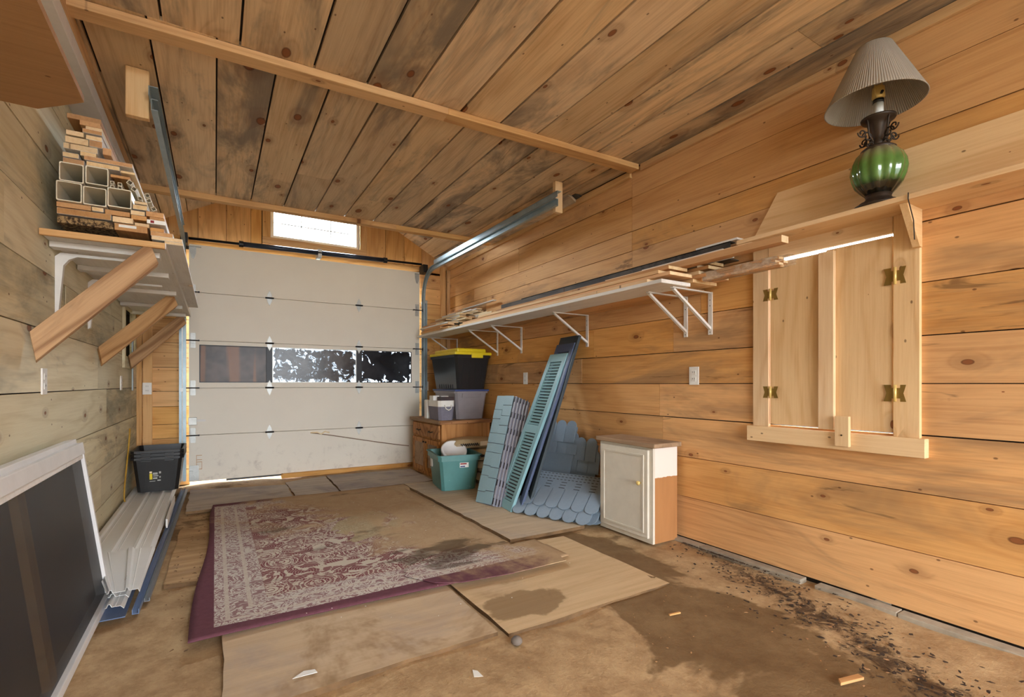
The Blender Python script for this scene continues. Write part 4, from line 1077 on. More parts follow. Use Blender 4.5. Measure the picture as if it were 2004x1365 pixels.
# ---------------------------------------------------------------- metal sheets on the floor
def m_sheet():
    t = NT('white_sheet_metal'); v = t.coord(); n = t.noise(v, 3, 5, .65); n2 = t.noise(t.vmul(v, (14, 5, 1)), 1, 5, .75)
    c = t.mix(n, srgb(224,224,222), srgb(240,240,238)); c = t.mix(t.math('MULTIPLY', t.sstep(n2, .66, .76), .6), c, srgb(120,98,74))
    t.base(c); t.b.inputs['Roughness'].default_value = .38; return t.m
DEFS['sheet_metal'] = m_sheet
flat('blue_metal', srgb(112,132,168), .35, metal=.2, var=.06)
flat('grey_metal', srgb(134,140,146), .35, metal=.3, var=.06)
def sheet(name, label, x0, x1, y0, y1, z, group, mat='sheet_metal', ribs=3, dz=0.0, dx=0.0, sag=.0, xn=None):
    prof = []; n = ribs; w = (x1-x0)/n
    prof.append((x0, 0)); 
    for k in range(n):
        b = x0+k*w
        prof += [(b+w*.10, .0), (b+w*.16, .013), (b+w*.28, .013), (b+w*.36, .0), (b+w*.5, .0), (b+w*.53, .003), (b+w*.56, .0)]
    prof += [(x1-.012, 0), (x1, -.014)]
    o = MB(); m = len(prof); ny = 8
    vs = []
    for j in range(ny+1):
        t = j/ny
        vs += [((x if xn is None else x1-(x1-x)*((x1-xn)/(x1-x0)*(1-t)+t))+dx*t, y0+(y1-y0)*t, z+h+dz*t-sag*math.sin(math.pi*t)) for x, h in prof]
    fs = [(j*m+i, j*m+i+1, (j+1)*m+i+1, (j+1)*m+i) for j in range(ny) for i in range(m-1)]
    q = o.add(vs, fs).build(name, mat, solid=.0022); return tag(q, label, 'sheet', group)
GS = 'ribbed metal sheets stacked by the left wall'
SLB = 'white ribbed metal sheet stacked flat along the left wall'
sheet('metal_sheet', 'lowest long white ribbed metal sheet under the black totes', -.635, -.315, 3.28, 5.62, .034, GS, dx=.0)
sheet('metal_sheet', 'middle long white ribbed metal sheet under the black totes', -.630, -.308, 3.22, 5.60, .055, GS)
sheet('metal_sheet', 'topmost long white ribbed metal sheet that carries the black totes', -.632, -.312, 3.26, 5.64, .076, GS)
sheet('corrugated_panel', 'short white grooved panel lying over the near end of the metal sheets', -.575, -.292, 2.76, 3.43, .101, None, ribs=2, xn=-.408)
sheet('metal_sheet', 'short narrow ribbed offcut right under the grooved panel', -.41, -.335, 2.80, 3.20, .070, GS, ribs=1)
sheet('metal_sheet', 'short narrow ribbed offcut lying lowest beside the blue flashing', -.412, -.345, 2.74, 3.18, .046, GS, ribs=1)
def channel(name, label, pa, pb, w, h, mat, group=None):
    a = Vector(pa); b = Vector(pb); d = (b-a).normalized(); s = Vector((0,0,1)).cross(d).normalized(); u = Vector((0,0,1))
    pr = [(-w/2, h), (-w/2, 0), (w/2, 0), (w/2, h), (w/2-.003, h), (w/2-.003, .003), (-w/2+.003, .003), (-w/2+.003, h)]
    n = len(pr); vs = [a+s*p+u*q for p, q in pr]+[b+s*p+u*q for p, q in pr]
    fs = [(i, (i+1) % n, n+(i+1) % n, n+i) for i in range(n)]+[tuple(range(n)), tuple(range(n, 2*n))]
    return tag(MB().add(vs, fs).build(name, mat), label, 'trim', group)
channel('metal_trim', 'blue metal trim channel on the floor beside the ribbed sheets', (-.300, 2.70, .010), (-.262, 5.60, .010), .026, .022, 'blue_metal')
channel('metal_trim', 'grey metal trim channel on the floor between blue trim and sheets', (-.272, 2.83, .010), (-.232, 5.62, .010), .022, .016, 'grey_metal')
tag(MB().box(-.425, -.335, 2.69, 4.6, .010, .014).build('blue_flashing', 'blue_metal'), 'flat blue metal flashing under the near end of the white sheets', 'flashing')
o = MB(); o.box(-.305, -.298, 4.25, 5.0, .052, .115) if False else None
pcs = plank('white_offcut', 'white_board', (-.288, 4.15, .052), (-.292, 4.95, .058), (0,.1,1), .062, .012, None, .001); tag(pcs, 'white metal trim offcut standing against the edge of the ribbed sheets', 'trim')

# ---------------------------------------------------------------- nested black totes
def tapered(x0, x1, y0, y1, z0, z1, tp, wall=.004, rot=0, c=None):
    """open tapered bin, outer and inner skin"""
    def ring(e, z):
        k = .025; xs0, xs1, ys0, ys1 = x0+e, x1-e, y0+e, y1-e
        return [(xs0+k, ys0, z), (xs1-k, ys0, z), (xs1, ys0+k, z), (xs1, ys1-k, z), (xs1-k, ys1, z), (xs0+k, ys1, z), (xs0, ys1-k, z), (xs0, ys0+k, z)]
    R = [ring(tp, z0), ring(0, z1), ring(wall, z1), ring(tp+wall, z0+wall)]; m = 8
    vs = [p for r in R for p in r]; fs = [tuple(reversed(range(m)))]
    for a in range(3):
        for i in range(m): fs.append((a*m+i, a*m+(i+1) % m, (a+1)*m+(i+1) % m, (a+1)*m+i))
    fs.append(tuple(range(3*m, 4*m)))
    return MB().add(vs, fs)
def rimband(x0, x1, y0, y1, z0, z1, e, wall=.004):
    def ring(g, z):
        k = .028; a, b, c, d = x0-g, x1+g, y0-g, y1+g
        return [(a+k, c, z), (b-k, c, z), (b, c+k, z), (b, d-k, z), (b-k, d, z), (a+k, d, z), (a, d-k, z), (a, c+k, z)]
    R = [ring(e, z0), ring(e, z1), ring(-.002, z1), ring(-.002, z0)]; m = 8
    vs = [p for r in R for p in r]; fs = []
    for a in range(4):
        b = (a+1) % 4
        for i in range(m): fs.append((a*m+i, a*m+(i+1) % m, b*m+(i+1) % m, b*m+i))
    return MB().add(vs, fs)
TX0, TX1, TY0, TY1, TZ = -.612, -.235, 5.17, 5.68, .0945
for k in range(3):
    dz = .029*k; z1 = TZ+.30+dz
    t = thing('black_tote', ('bottom black plastic tote with yellow label on the metal sheets', 'middle black plastic tote of the nested stack', 'top black plastic tote of the nested stack')[k], 'tote', ((TX0+TX1)/2, (TY0+TY1)/2, TZ+dz*.9+(.0 if k == 0 else .003)), 'nested black totes')
    tapered(TX0+.012, TX1-.012, TY0+.012, TY1-.012, TZ+(0 if k == 0 else .005*k+.16+dz), z1, .032 if k == 0 else .016).build('bin', 'black_plastic', t)
    rimband(TX0+.012, TX1-.012, TY0+.012, TY1-.012, z1-.020, z1, .012).build('rim', 'black_plastic', t)
    for xx in (.28, .72):
        x = TX0+(TX1-TX0)*xx
        MB().box(x-.035, x+.035, TY0-.006, TY0+.006, z1-.038, z1-.021).build('clip_tab', 'black_plastic', t, bevel=.003)
    if k == 0:
        for xx in (.22, .78):
            x = TX0+(TX1-TX0)*xx; s = .045/.30
            MB().hexa([(x-.016, TY0+.037, TZ+.03), (x+.016, TY0+.037, TZ+.03), (x+.016, TY0+.047, TZ+.03), (x-.016, TY0+.047, TZ+.03),
                       (x-.026, TY0+.013, TZ+.25), (x+.026, TY0+.013, TZ+.25), (x+.026, TY0+.022, TZ+.25), (x-.026, TY0+.022, TZ+.25)]).build('rib', 'black_plastic', t)
        def lab(u0, u1, v0, v1, mat, nm):
            f = lambda u, v: (u, TY0+.012+.032*(TZ+.30-v)/.30-.0022, v)
            return MB().hexa([f(u0, v0), f(u1, v0), (u1, f(u1, v0)[1]+.0015, v0), (u0, f(u0, v0)[1]+.0015, v0), f(u0, v1), f(u1, v1), (u1, f(u1, v1)[1]+.0015, v1), (u0, f(u0, v1)[1]+.0015, v1)]).build(nm, mat, t)
        xc = TX0+(TX1-TX0)*.48; zc = TZ+.135
        lab(xc-.05, xc-.031, zc-.028, zc+.022, 'yellow_plastic', 'label_stripe'); lab(xc-.05, xc-.033, zc+.026, zc+.042, 'lumber_pale', 'label_print')
        for (u0, u1, v0, v1) in ((-.027, .006, .012, .030), (-.025, .012, -.004, .006), (-.027, .004, -.026, -.012), (.016, .03, .02, .038), (.018, .028, -.018, -.004), (.004, .028, -.045, -.034), (-.05, -.01, -.046, -.042)):
            lab(xc+u0, xc+u1, zc+v0, zc+v1, 'hinge_steel', 'label_print')
# yellow cord down the left wall behind the totes
c0 = onX(254, 866, XL+.012); c1 = onX(246, 930, XL+.012); c2 = onX(240, 972, XL+.03)
tag(MB().tube(bez([c0+Vector((0,0,.12)), c0, c1, c2, Vector((c2.x+.02, c2.y-.05, .11))], 14), .006, 6).build('yellow_cord', 'yellow_cord', smooth=True), 'yellow cord hanging down the left wall beside the black totes', 'cord')
# ---------------------------------------------------------------- small white cabinet on the dirt
Ya, Yb_, Xf, Xb = 2.172, 2.665, 2.375, 2.602
cab = thing('white_cabinet', 'small cream wall cabinet with brown side and worn wooden top', 'cabinet', ((Xf+Xb)/2, (Ya+Yb_)/2, .004))
lean = .012
def m_cabside():
    t = NT('half_painted_side'); v = t.coord(False); s = t.sep(v); n = t.noise(t.vmul(v, (18, 18, 2)), 1, 4); n2 = t.noise(v, 14, 3)
    c = t.mix(n, srgb(190,136,86), srgb(158,106,62)); e = t.math('ADD', s[2], t.math('MULTIPLY', t.math('SUBTRACT', n2, .5), .025))
    c = t.mix(t.math('GREATER_THAN', e, .425), c, srgb(236,224,214)); t.base(c); t.b.inputs['Roughness'].default_value = .5; return t.m
DEFS['cab_side'] = m_cabside
flat('cream_paint', srgb(220,212,196), .5, var=.03)
H1 = .618
MB().box(Xf+.018, Xb, Ya+.0185, Yb_, .004, H1).build('carcass', 'cabinet_side', cab)
MB().box(Xf+.018, Xb, Ya, Ya+.018, .004, H1).build('side_panel', 'cab_side', cab, origin=((Xf+Xb)/2, Ya, 0))
fr = MB()
fr.box(Xf, Xf+.018, Ya, Ya+.045, .004, H1); fr.box(Xf, Xf+.018, Yb_-.035, Yb_, .004, H1)
fr.box(Xf, Xf+.018, Ya+.045, Yb_-.035, .004, .05); fr.box(Xf, Xf+.018, Ya+.045, Yb_-.035, H1-.03, H1)
fr.build('face_frame', 'cream_paint', cab)
d0, d1, e0, e1 = Ya+.028, Yb_-.020, .035, H1-.016
dr = MB().box(Xf-.018, Xf-.0005, d0, d1, e0, e1).build('cabinet_door', 'cream_paint', cab, bevel=.004)
o = MB()
for (a, b, c, d) in ((d0+.032, d1-.032, e0+.032, e0+.044), (d0+.032, d1-.032, e1-.044, e1-.032), (d0+.032, d0+.044, e0+.044, e1-.044), (d1-.044, d1-.032, e0+.044, e1-.044)):
    o.box(Xf-.0235, Xf-.018, a, b, c, d)
o.build('door_moulding', 'cream_paint', dr)
kz, ky = .385, d0+.062
MB().lathe([(0, 0), (.006, 0), (.006, .010), (.014, .016), (.015, .023), (.009, .029), (0, .030)], 16, (0, 0, 0)).xf(Matrix.Translation((Xf-.019, ky, kz)) @ Matrix.Rotation(-math.pi/2, 4, 'Y')).build('knob', 'brass', dr, smooth=True)
for z in (.09, .53): MB().box(Xf-.010, Xf+.002, d1+.0015, d1+.016, z, z+.05).build('door_hinge', 'hinge_steel', cab)
tp = plank('cabinet_top', 'worn_top', ((Xf+Xb)/2-.012, Ya-.035, H1+.016), ((Xf+Xb)/2-.012, Yb_+.02, H1+.020), (1,0,0), Xb-Xf+.03, .028, cab, .003)

# ---------------------------------------------------------------- oak cabinet in the corner
CX0, CX1, CY0, CY1, CH = 2.025, 2.60, 4.74, 5.58, .60
oc = thing('oak_cabinet', 'oak base cabinet with one drawer and two doors under the totes', 'cabinet', ((CX0+CX1)/2, (CY0+CY1)/2, 0.0))
MB().box(CX0+.02, CX1, CY0+.001, CY1, .002, CH).build('carcass', 'oak', oc)
plank('near_side', 'cabinet_side', ((CX0+CX1)/2, CY0-.004, .004), ((CX0+CX1)/2, CY0-.004, CH), (1,0,0), CX1-CX0, .010, oc)
o = MB(); o.box(CX0+.05, CX1-.05, CY0-.012, CY0-.0095, CH-.075, CH-.06) if False else None
fr = MB(); fw = .035
fr.box(CX0, CX0+.02, CY0, CY0+fw, .002, CH); fr.box(CX0, CX0+.02, CY1-fw, CY1, .002, CH)
fr.box(CX0, CX0+.02, CY0+fw, CY1-fw, CH-.025, CH); fr.box(CX0, CX0+.02, CY0+fw, CY1-fw, .002, .06); fr.box(CX0, CX0+.02, CY0+fw, CY1-fw, .415, .435)
fr.build('face_frame', 'oak', oc)
dw = MB().box(CX0-.018, CX0-.0005, CY0+.03, CY1-.03, .438, CH-.018).build('drawer', 'oak', oc, bevel=.005)
for y in (CY0+.24, CY1-.24):
    MB().tube([(CX0-.016, y-.05, .506), (CX0-.040, y-.035, .500), (CX0-.040, y+.035, .500), (CX0-.016, y+.05, .506)], .006, 8).build('pull', 'dark_bronze', dw, smooth=True)
ym = (CY0+CY1)/2
for a, b, ky in ((CY0+.025, ym-.004, ym-.035), (ym+.004, CY1-.025, ym+.035)):
    dd = MB(); z0, z1, r = .045, .412, .05
    dd.box(CX0-.018, CX0-.0005, a, b, z0, z0+r); dd.box(CX0-.018, CX0-.0005, a, b, z1-r, z1); dd.box(CX0-.018, CX0-.0005, a, a+r, z0+r, z1-r); dd.box(CX0-.018, CX0-.0005, b-r, b, z0+r, z1-r)
    q = dd.build('cabinet_door', 'oak', oc)
    MB().box(CX0-.010, CX0-.0008, a+r, b-r, z0+r, z1-r).build('door_panel', 'worn_top', q)
    MB().tube([(CX0-.018, ky, .375), (CX0-.034, ky, .375)], .010, 10).build('knob', 'dark_bronze', q)
plank('counter', 'worn_top', ((CX0+CX1)/2-.015, CY0-.03, CH+.0185), ((CX0+CX1)/2-.015, CY1+.02, CH+.0185), (1,0,0), CX1-CX0+.05, .036, oc, .004)
plank('counter_edge', 'oak', (CX0-.035, CY0-.040, CH+.0185), (CX1, CY0-.040, CH+.0185), (0,0,1), .036, .018, oc, .003)
CT = CH+.0375
# totes on it
gt = thing('grey_tote', 'grey plastic tote with dark blue lid under the yellow-lidded tote', 'tote', (2.42, 5.16, CT))
gx0, gx1, gy0, gy1 = 2.225, 2.618, 4.82, 5.42
tapered(gx0, gx1, gy0, gy1, CT, CT+.305, .035).build('bin', 'grey_plastic', gt)
rimband(gx0, gx1, gy0, gy1, CT+.285, CT+.305, .012).build('rim', 'grey_plastic', gt)
MB().box(gx0-.016, gx1+.014, gy0-.016, gy1+.016, CT+.3055, CT+.327).build('lid', 'blue_lid', gt, bevel=.008)
MB().prism([(gx0+.08, gy0-.006, CT+.285), (gx1-.08, gy0-.006, CT+.285), (gx1-.08, gy0+.004, CT+.235), (gx0+.08, gy0+.004, CT+.235)], (0, .02, 0)).build('handle_recess', 'grey_plastic', gt, bevel=.004)
bt = thing('black_tote', 'large black plastic tote with bright yellow lid on the grey tote', 'tote', (2.42, 5.16, CT+.328))
bz = CT+.328; bx0, bx1, by0, by1 = 2.205, 2.630, 4.775, 5.48
flat('black_gloss', srgb(34,35,38), .28, var=.05)
tapered(bx0, bx1, by0, by1, bz, bz+.375, .045).build('bin', 'black_gloss', bt)
rimband(bx0, bx1, by0, by1, bz+.35, bz+.377, .010).build('rim', 'black_gloss', bt)
for k in range(7):
    y = by0+.16+k*.06; MB().box(bx0+.034, bx0+.042, y, y+.022, bz+.012, bz+.055).build('side_rib', 'black_gloss', bt)
for k in range(4):
    x = bx0+.09+k*.08; MB().hexa([(x, by0+.040, bz+.01), (x+.03, by0+.040, bz+.01), (x+.03, by0+.05, bz+.01), (x, by0+.05, bz+.01), (x, by0+.001, bz+.345), (x+.03, by0+.001, bz+.345), (x+.03, by0+.012, bz+.345), (x, by0+.012, bz+.345)]).build('front_rib', 'black_gloss', bt)
MB().box(bx0-.012, bx1+.012, by0-.012, by1+.012, bz+.3775, bz+.41).build('lid', 'yellow_plastic', bt, bevel=.010)
MB().box(bx0+.035, bx1-.035, by0+.035, by1-.035, bz+.405, bz+.452).build('lid_crown', 'yellow_plastic', bt, bevel=.016)
MB().box((bx0+bx1)/2-.03, (bx0+bx1)/2+.11, by0-.022, by0-.0125, bz+.345, bz+.398).build('latch', 'yellow_plastic', bt, bevel=.004)
# fabric bin
def m_fab():
    t = NT('grey_fabric'); v = t.coord(); n = t.noise(v, 90, 3, .7); n2 = t.noise(v, 6, 3)
    t.base(t.mix(t.math('ADD', t.math('MULTIPLY', n, .6), t.math('MULTIPLY', n2, .4)), srgb(92,90,104), srgb(150,146,160))); t.b.inputs['Roughness'].default_value = .9; return t.m
DEFS['fabric'] = m_fab
fb = thing('fabric_bin', 'grey fabric bin with white top band and rope handle', 'bin', (2.12, 4.93, CT))
fx0, fx1, fy0, fy1 = 2.012, 2.198, 4.775, 5.09
tapered(fx0, fx1, fy0, fy1, CT, CT+.145, .012).build('body', 'fabric', fb)
tapered(fx0-.002, fx1+.002, fy0-.002, fy1+.002, CT+.145, CT+.21, .002).build('top_band', 'paper_white', fb)
MB().tube([(2.075, fy0-.006, CT+.165), (2.085, fy0-.018, CT+.125), (2.115, fy0-.022, CT+.108), (2.145, fy0-.018, CT+.125), (2.155, fy0-.006, CT+.165)], .006, 8).build('rope_handle', 'paper_white', fb, smooth=True)
o = MB().box(2.055, 2.20, 4.80, 4.92, CT+.16, CT+.248).build('dark_box', 'dark_maroon', bevel=.003); tag(o, 'dark maroon box standing in the fabric bin', 'box')
o = MB().box(2.02, 2.09, 4.95, 5.06, CT+.12, CT+.26).build('white_carton', 'paper_white', bevel=.003); tag(o, 'small white carton in the back of the fabric bin', 'carton')
o = MB().box(2.10, 2.19, 4.93, 5.05, CT+.14, CT+.255).build('paper_stack', 'paper_white', bevel=.002); tag(o, 'stack of white papers rising behind the maroon box', 'papers')
o = MB().box(2.012, 2.06, 5.11, 5.20, CT, CT+.21).build('white_jug', 'paper_white', bevel=.012); tag(o, 'narrow white box standing behind the fabric bin', 'box')
o = MB().box(DX1+.06, 2.40, 5.72, 5.78, CT+.155, CT+.18).build('white_hook_rail', 'white_metal', bevel=.003)
tag(o, 'short white rail fixed across the corner beside the door track', 'rail')
o2 = MB().box(2.36, 2.40, 5.78, YB, CT+.155, CT+.18).build('mount', 'white_metal', o); o2.location = o2.location+Vector(o.location)-Vector(o.location)
# ---------------------------------------------------------------- paper sacks
def m_sack():
    t = NT('kraft_sack'); v = t.coord(); n = t.noise(v, 8, 5, .65)
    t.base(t.mix(n, srgb(206,182,140), srgb(168,142,104))); t.b.inputs['Roughness'].default_value = .85; t.bump(n, .6, .02); return t.m
DEFS['sack'] = m_sack
def sack(name, label, c, lx, ly, h, rot, txt):
    t = thing(name, label, 'sack', c, 'paper sacks stacked beside the oak cabinet')
    ca, sa = math.cos(rot), math.sin(rot)
    def P(u, v, top):
        x = (u-.5)*lx; y = (v-.5)*ly
        e = (1-abs(2*u-1)**5)*(1-abs(2*v-1)**4); e = max(e, 0)**.45
        z = h*.5+(h*.5*e+.004*math.sin(9*u+5*v))*(1 if top else -1)
        return (c[0]+x*ca-y*sa, c[1]+x*sa+y*ca, c[2]+z)
    m = MB(); m.grid(lambda u, v: P(u, v, True), 18, 12); m.grid(lambda u, v: P(u, v, False), 18, 12)
    m.build('bag', 'sack', t, smooth=True)
    if txt:
        rr2 = random.Random(txt); k = MB(); x = .12
        pts = []
        for i in range(46):
            u = .10+i*.0085; yy = .5+.34*math.sin(i*1.25)*(.6+.4*rr2.random())
            q = (c[0]+(u-.5)*lx*ca+(.5*ly+.004)*sa, c[1]+(u-.5)*lx*sa-(.5*ly+.004)*ca, c[2]+h*(.22+.52*yy)); pts.append(q)
        k.tube(pts, .0036, 5)
        k.build('script_print', 'black_plastic', t, smooth=True)
        MB().box(0, 1, 0, 1, 0, 1).xf(Matrix(((lx*.36*ca, .003*sa, 0, c[0]+(.02*lx)*ca+(.5*ly+.0015)*sa), (lx*.36*sa, -.003*ca, 0, c[1]+.02*lx*sa-(.5*ly+.0015)*ca), (0, 0, h*.42, c[2]+h*.30), (0,0,0,1)))).build('pale_label', 'lumber_pale', t)
    return t
zz = .012
for (xc, yc0, lx, ly, h, lbl, tx, rt) in ((2.435, 4.48, .39, .38, .115, 'lowest sack in the pile behind the green tote', 0, -2), (2.437, 4.49, .385, .37, .115, 'second kraft sack from the floor behind the green tote', 3, 1),
                                 (2.435, 4.50, .39, .34, .118, 'kraft sack right under the topmost printed one', 4, -2), (2.30, 4.56, .52, .30, .105, 'topmost kraft paper sack with black script print', 9, 0)):
    sack('paper_sack', lbl, (xc, yc0, zz), lx, ly, h, math.radians(rt), tx); zz += h+.001

# ---------------------------------------------------------------- green tote with a bucket in it
def m_green_pl():
    t = NT('green_plastic'); v = t.coord(False); n = t.noise(v, 10, 4); s = t.sep(v)
    c = t.mix(n, srgb(74,126,124), srgb(92,146,144)); d = t.noise(v, 24, 5, .75)
    c = t.mix(t.math('MULTIPLY', t.sstep(d, .66, .72), t.sstep(s[2], .02, .22, 1.0, .15)), c, srgb(190,206,200)); t.base(c); t.b.inputs['Roughness'].default_value = .42; return t.m
DEFS['green_plastic'] = m_green_pl
GC = Vector((2.005, 4.395, .024)); grot = math.radians(-10)
GM = Matrix.Translation(GC) @ Matrix.Rotation(grot, 4, 'Z')
gn = thing('green_tote', 'open green plastic tote holding a white-lidded bucket', 'tote', GC)
gw, gl, gh = .39, .50, .335
def gput(mb, name, mat, par=gn, **k): return mb.xf(GM).build(name, mat, par, **k)
gput(tapered(-gw/2, gw/2, -gl/2, gl/2, 0, gh, .032), 'bin', 'green_plastic', origin=GC)
gput(rimband(-gw/2, gw/2, -gl/2, gl/2, gh-.055, gh, .010), 'rim', 'green_plastic')
gput(rimband(-gw/2-.008, gw/2+.008, -gl/2-.008, gl/2+.008, gh-.010, gh+.001, .014), 'lip', 'green_plastic')
gput(MB().box(.00, .085, -gl/2+.004, -gl/2+.011, gh-.12, gh-.075), 'label', 'paper_white'); gput(MB().box(.004, .065, -gl/2+.002, -gl/2+.005, gh-.092, gh-.079), 'label_print', 'red_print')
gput(MB().box(.004, .05, -gl/2+.0025, -gl/2+.0055, gh-.116, gh-.104), 'label_print', 'blue_lid')
gput(MB().box(-gw/2-.0005, -gw/2+.012, .09, .15, gh-.15, gh-.075), 'tag', 'paper_white')
nv = Vector((-.12, -.62, .78)).normalized(); BM_ = Matrix.Translation(Vector((2.015, 4.40, .372))-nv*.14) @ nv.to_track_quat('Z', 'Y').to_matrix().to_4x4()
bk = thing('white_bucket', 'white bucket with round lid tipped inside the green tote', 'bucket', BM_ @ Vector((0,0,0)))
MB().lathe([(0, -.10), (.104, -.10), (.118, .135), (.118, .14), (0, .14)], 32).xf(BM_).build('pail', 'pvc', bk, smooth=True)
MB().lathe([(.121, .115), (.128, .118), (.128, .145), (.118, .152), (.108, .152), (.104, .142), (0, .142)], 40).xf(BM_).build('lid', 'white_paint', bk, smooth=True)
# ---------------------------------------------------------------- shake siding panels leaning on the right wall
def m_vinyl(name, c1, c2, rough=.5):
    def mk():
        t = NT(name); v = t.coord(); n = t.noise(t.vmul(v, (3, 60, 60)), 1, 3, .6); n2 = t.noise(v, 3, 4)
        t.base(t.mix(t.math('ADD', t.math('MULTIPLY', n, .4), t.math('MULTIPLY', n2, .6)), c1, c2)); t.b.inputs['Roughness'].default_value = rough; t.bump(n, .2, .002); return t.m
    DEFS[name] = mk
m_vinyl('edge_lilac', srgb(150,150,162), srgb(176,176,186)); m_vinyl('shake_blue', srgb(126,158,168), srgb(150,178,186)); m_vinyl('shutter_light', srgb(118,164,172), srgb(142,184,190)); m_vinyl('shutter_dark', srgb(40,52,58), srgb(60,72,80))
m_vinyl('shutter_navy', srgb(62,76,108), srgb(86,100,132)); m_vinyl('scale_blue', srgb(116,132,148), srgb(142,158,172)); m_vinyl('vinyl_back', srgb(120,120,136), srgb(142,142,156))
class Fr:   # local frame: s across, t up the slope, n out of the face
    def __init__(f, O, S, T):
        f.O = Vector(O); f.S = Vector(S).normalized(); T = Vector(T); f.T = (T-f.S*T.dot(f.S)).normalized(); f.N = f.S.cross(f.T)
    def p(f, s, t, n): return f.O+f.S*s+f.T*t+f.N*n
    def box(f, m, s0, s1, t0, t1, n0, n1):
        return m.hexa([f.p(s0,t0,n0), f.p(s1,t0,n0), f.p(s1,t1,n0), f.p(s0,t1,n0), f.p(s0,t0,n1), f.p(s1,t0,n1), f.p(s1,t1,n1), f.p(s0,t1,n1)])
# bundle of shake siding: far part shows the outer face, near part the turned edges of the stack
ZM = .025
BL = onZ(931, 983, ZM); BR = onZ(984, 996, ZM); TL = onX(974, 775, 2.33); TR = onX(1031, 778, 2.40)
nB = (BR-BL).cross(TL-BL).normalized()
if nB.x > 0: nB = -nB
def bun(s, t, n): return BL.lerp(BR, s).lerp(TL.lerp(TR, s), t)+nB*n
def bbox(s0, s1, t0, t1, n0, n1, d0=0.0, d1=0.0):
    return MB().hexa([bun(s0,t0,n0), bun(s1,t0,n0+d1), bun(s1,t1,n0+d1), bun(s0,t1,n0), bun(s0,t0,n1), bun(s1,t0,n1+d1), bun(s1,t1,n1+d1), bun(s0,t1,n1)])
r8 = random.Random(8)
for k in range(5):
    s0 = .62+.076*k; s1 = s0+.076; n0 = -.013*k
    t = thing('shake_panel', 'blue vinyl shake siding panel, %s in the leaning bundle' % ('outermost', 'second', 'third', 'fourth', 'innermost')[k], 'siding panel', bun(s0, 0, n0), 'shake siding panels leaning together')
    tt = 1-.006*k
    bbox(.02, s0, .0, tt, n0-.010, n0-.006).build('backing', 'vinyl_back', t)
    if k == 0:
        for c, (a0, a1) in enumerate(((0, .30), (.30, .62))):
            cuts = [0]
            while cuts[-1] < 1: cuts.append(cuts[-1]+r8.uniform(.08, .14))
            if cuts[-2] > .95: cuts.pop()
            cuts[-1] = 1.0
            for q, (u0, u1) in enumerate(zip(cuts[:-1], cuts[1:])):
                bbox(a0, a1-.006, u0+.0035, u1-.0015, -.002+.008*c+.0025*(q % 2), .003+.008*c+.0025*(q % 2), 0, .006).build('shake', 'shake_blue', t)
    e = bbox(s0+.010, s1-.012, 0, tt, n0-.008, n0+.010).build('turned_edge', 'edge_lilac', t)
    bbox(s1-.012, s1-.002, 0, tt, n0-.010, n0+.002).build('groove', 'vinyl_back', t)
    u = .012
    while u < .95:
        bbox(s0+.014, s1-.03, u, u+.052, n0+.0085, n0+.0112).build('nail_slot', 'dark_backing', e); u += .155
# ---------------------------------------------------------------- louvred shutters
def shutter(label, name, BRp, TRp, W_, mat, louvers, extra=0.0, dep=.024, group='louvred shutters leaning on the right wall'):
    BRp = Vector(BRp); TRp = Vector(TRp); T = TRp-BRp; H_ = T.length
    f = Fr(BRp, Vector((.12, .99, 0)), T)
    if f.N.x > 0: f.N = -f.N
    t = thing(name, label, 'shutter', BRp, group)
    def bx(nm, s0, s1, t0, t1, n0, n1, mt=mat, bev=.002):
        m = MB(); f.box(m, s0, s1, t0, t1, n0, n1); return m.build(nm, mt, t, bevel=bev)
    st = .05
    bx('stile', 0, st, 0, H_, -dep, 0); bx('stile', W_-st, W_, 0, H_, -dep, 0)
    bx('rail', st, W_-st, 0, .07, -dep, 0); bx('rail', st, W_-st, H_-.075, H_, -dep, 0); bx('rail', st, W_-st, H_*.50-.035, H_*.50+.035, -dep, 0)
    bx('back_sheet', st, W_-st, .07, H_-.075, -dep, -dep+.003, 'black_plastic', 0)
    if louvers:
        for (a, b) in ((.07, H_*.5-.035), (H_*.5+.035, H_-.075)):
            n = int((b-a)/.0265)
            for i in range(n):
                q = a+(i+.15)*(b-a)/n; h = (b-a)/n*.60
                m = MB(); m.hexa([f.p(st,q,-.012), f.p(W_-st,q,-.012), f.p(W_-st,q,-.008), f.p(st,q,-.008), f.p(st,q+h,-.008), f.p(W_-st,q+h,-.008), f.p(W_-st,q+h,-.003), f.p(st,q+h,-.003)])
                m.build('louver', mat, t)
    return t
B0 = onZ(990, 1004, ZM)+Vector((.04, 0, 0)); T0 = onX(1091, 695, 2.50)
shutter('light blue louvred shutter leaning outermost beside the shake panels', 'louvred_shutter', B0, T0, .295, 'shutter_light', True)
B1 = B0+Vector((.045, -.055, 0)); T1 = onX(1103, 676, 2.535)
shutter('navy louvred shutter tucked right behind the light blue one', 'louvred_shutter', B1, T1, .295, 'shutter_navy', False, dep=.02)
B2 = B1+Vector((.05, -.03, 0)); T2 = onX(1110, 662, 2.56)
shutter('dark slate louvred shutter standing tallest against the wall', 'louvred_shutter', B2, T2, .30, 'shutter_dark', True)
for k, (bx_, by_, tx_, ty_) in enumerate(((1045, 958, 1092, 742), (1036, 952, 1086, 752))):
    a = onX(bx_, by_, 2.27+.02*k); b = onX(tx_, ty_, 2.53+.02*k)
    tag(MB().tube([a, b], .014, 10).build('grey_pipe', 'vinyl_back' if k else 'shutter_navy', smooth=True), 'slim blue-grey vinyl tube leaning between the shutters and scalloped siding, %s one' % ('outer', 'inner')[k], 'tube')
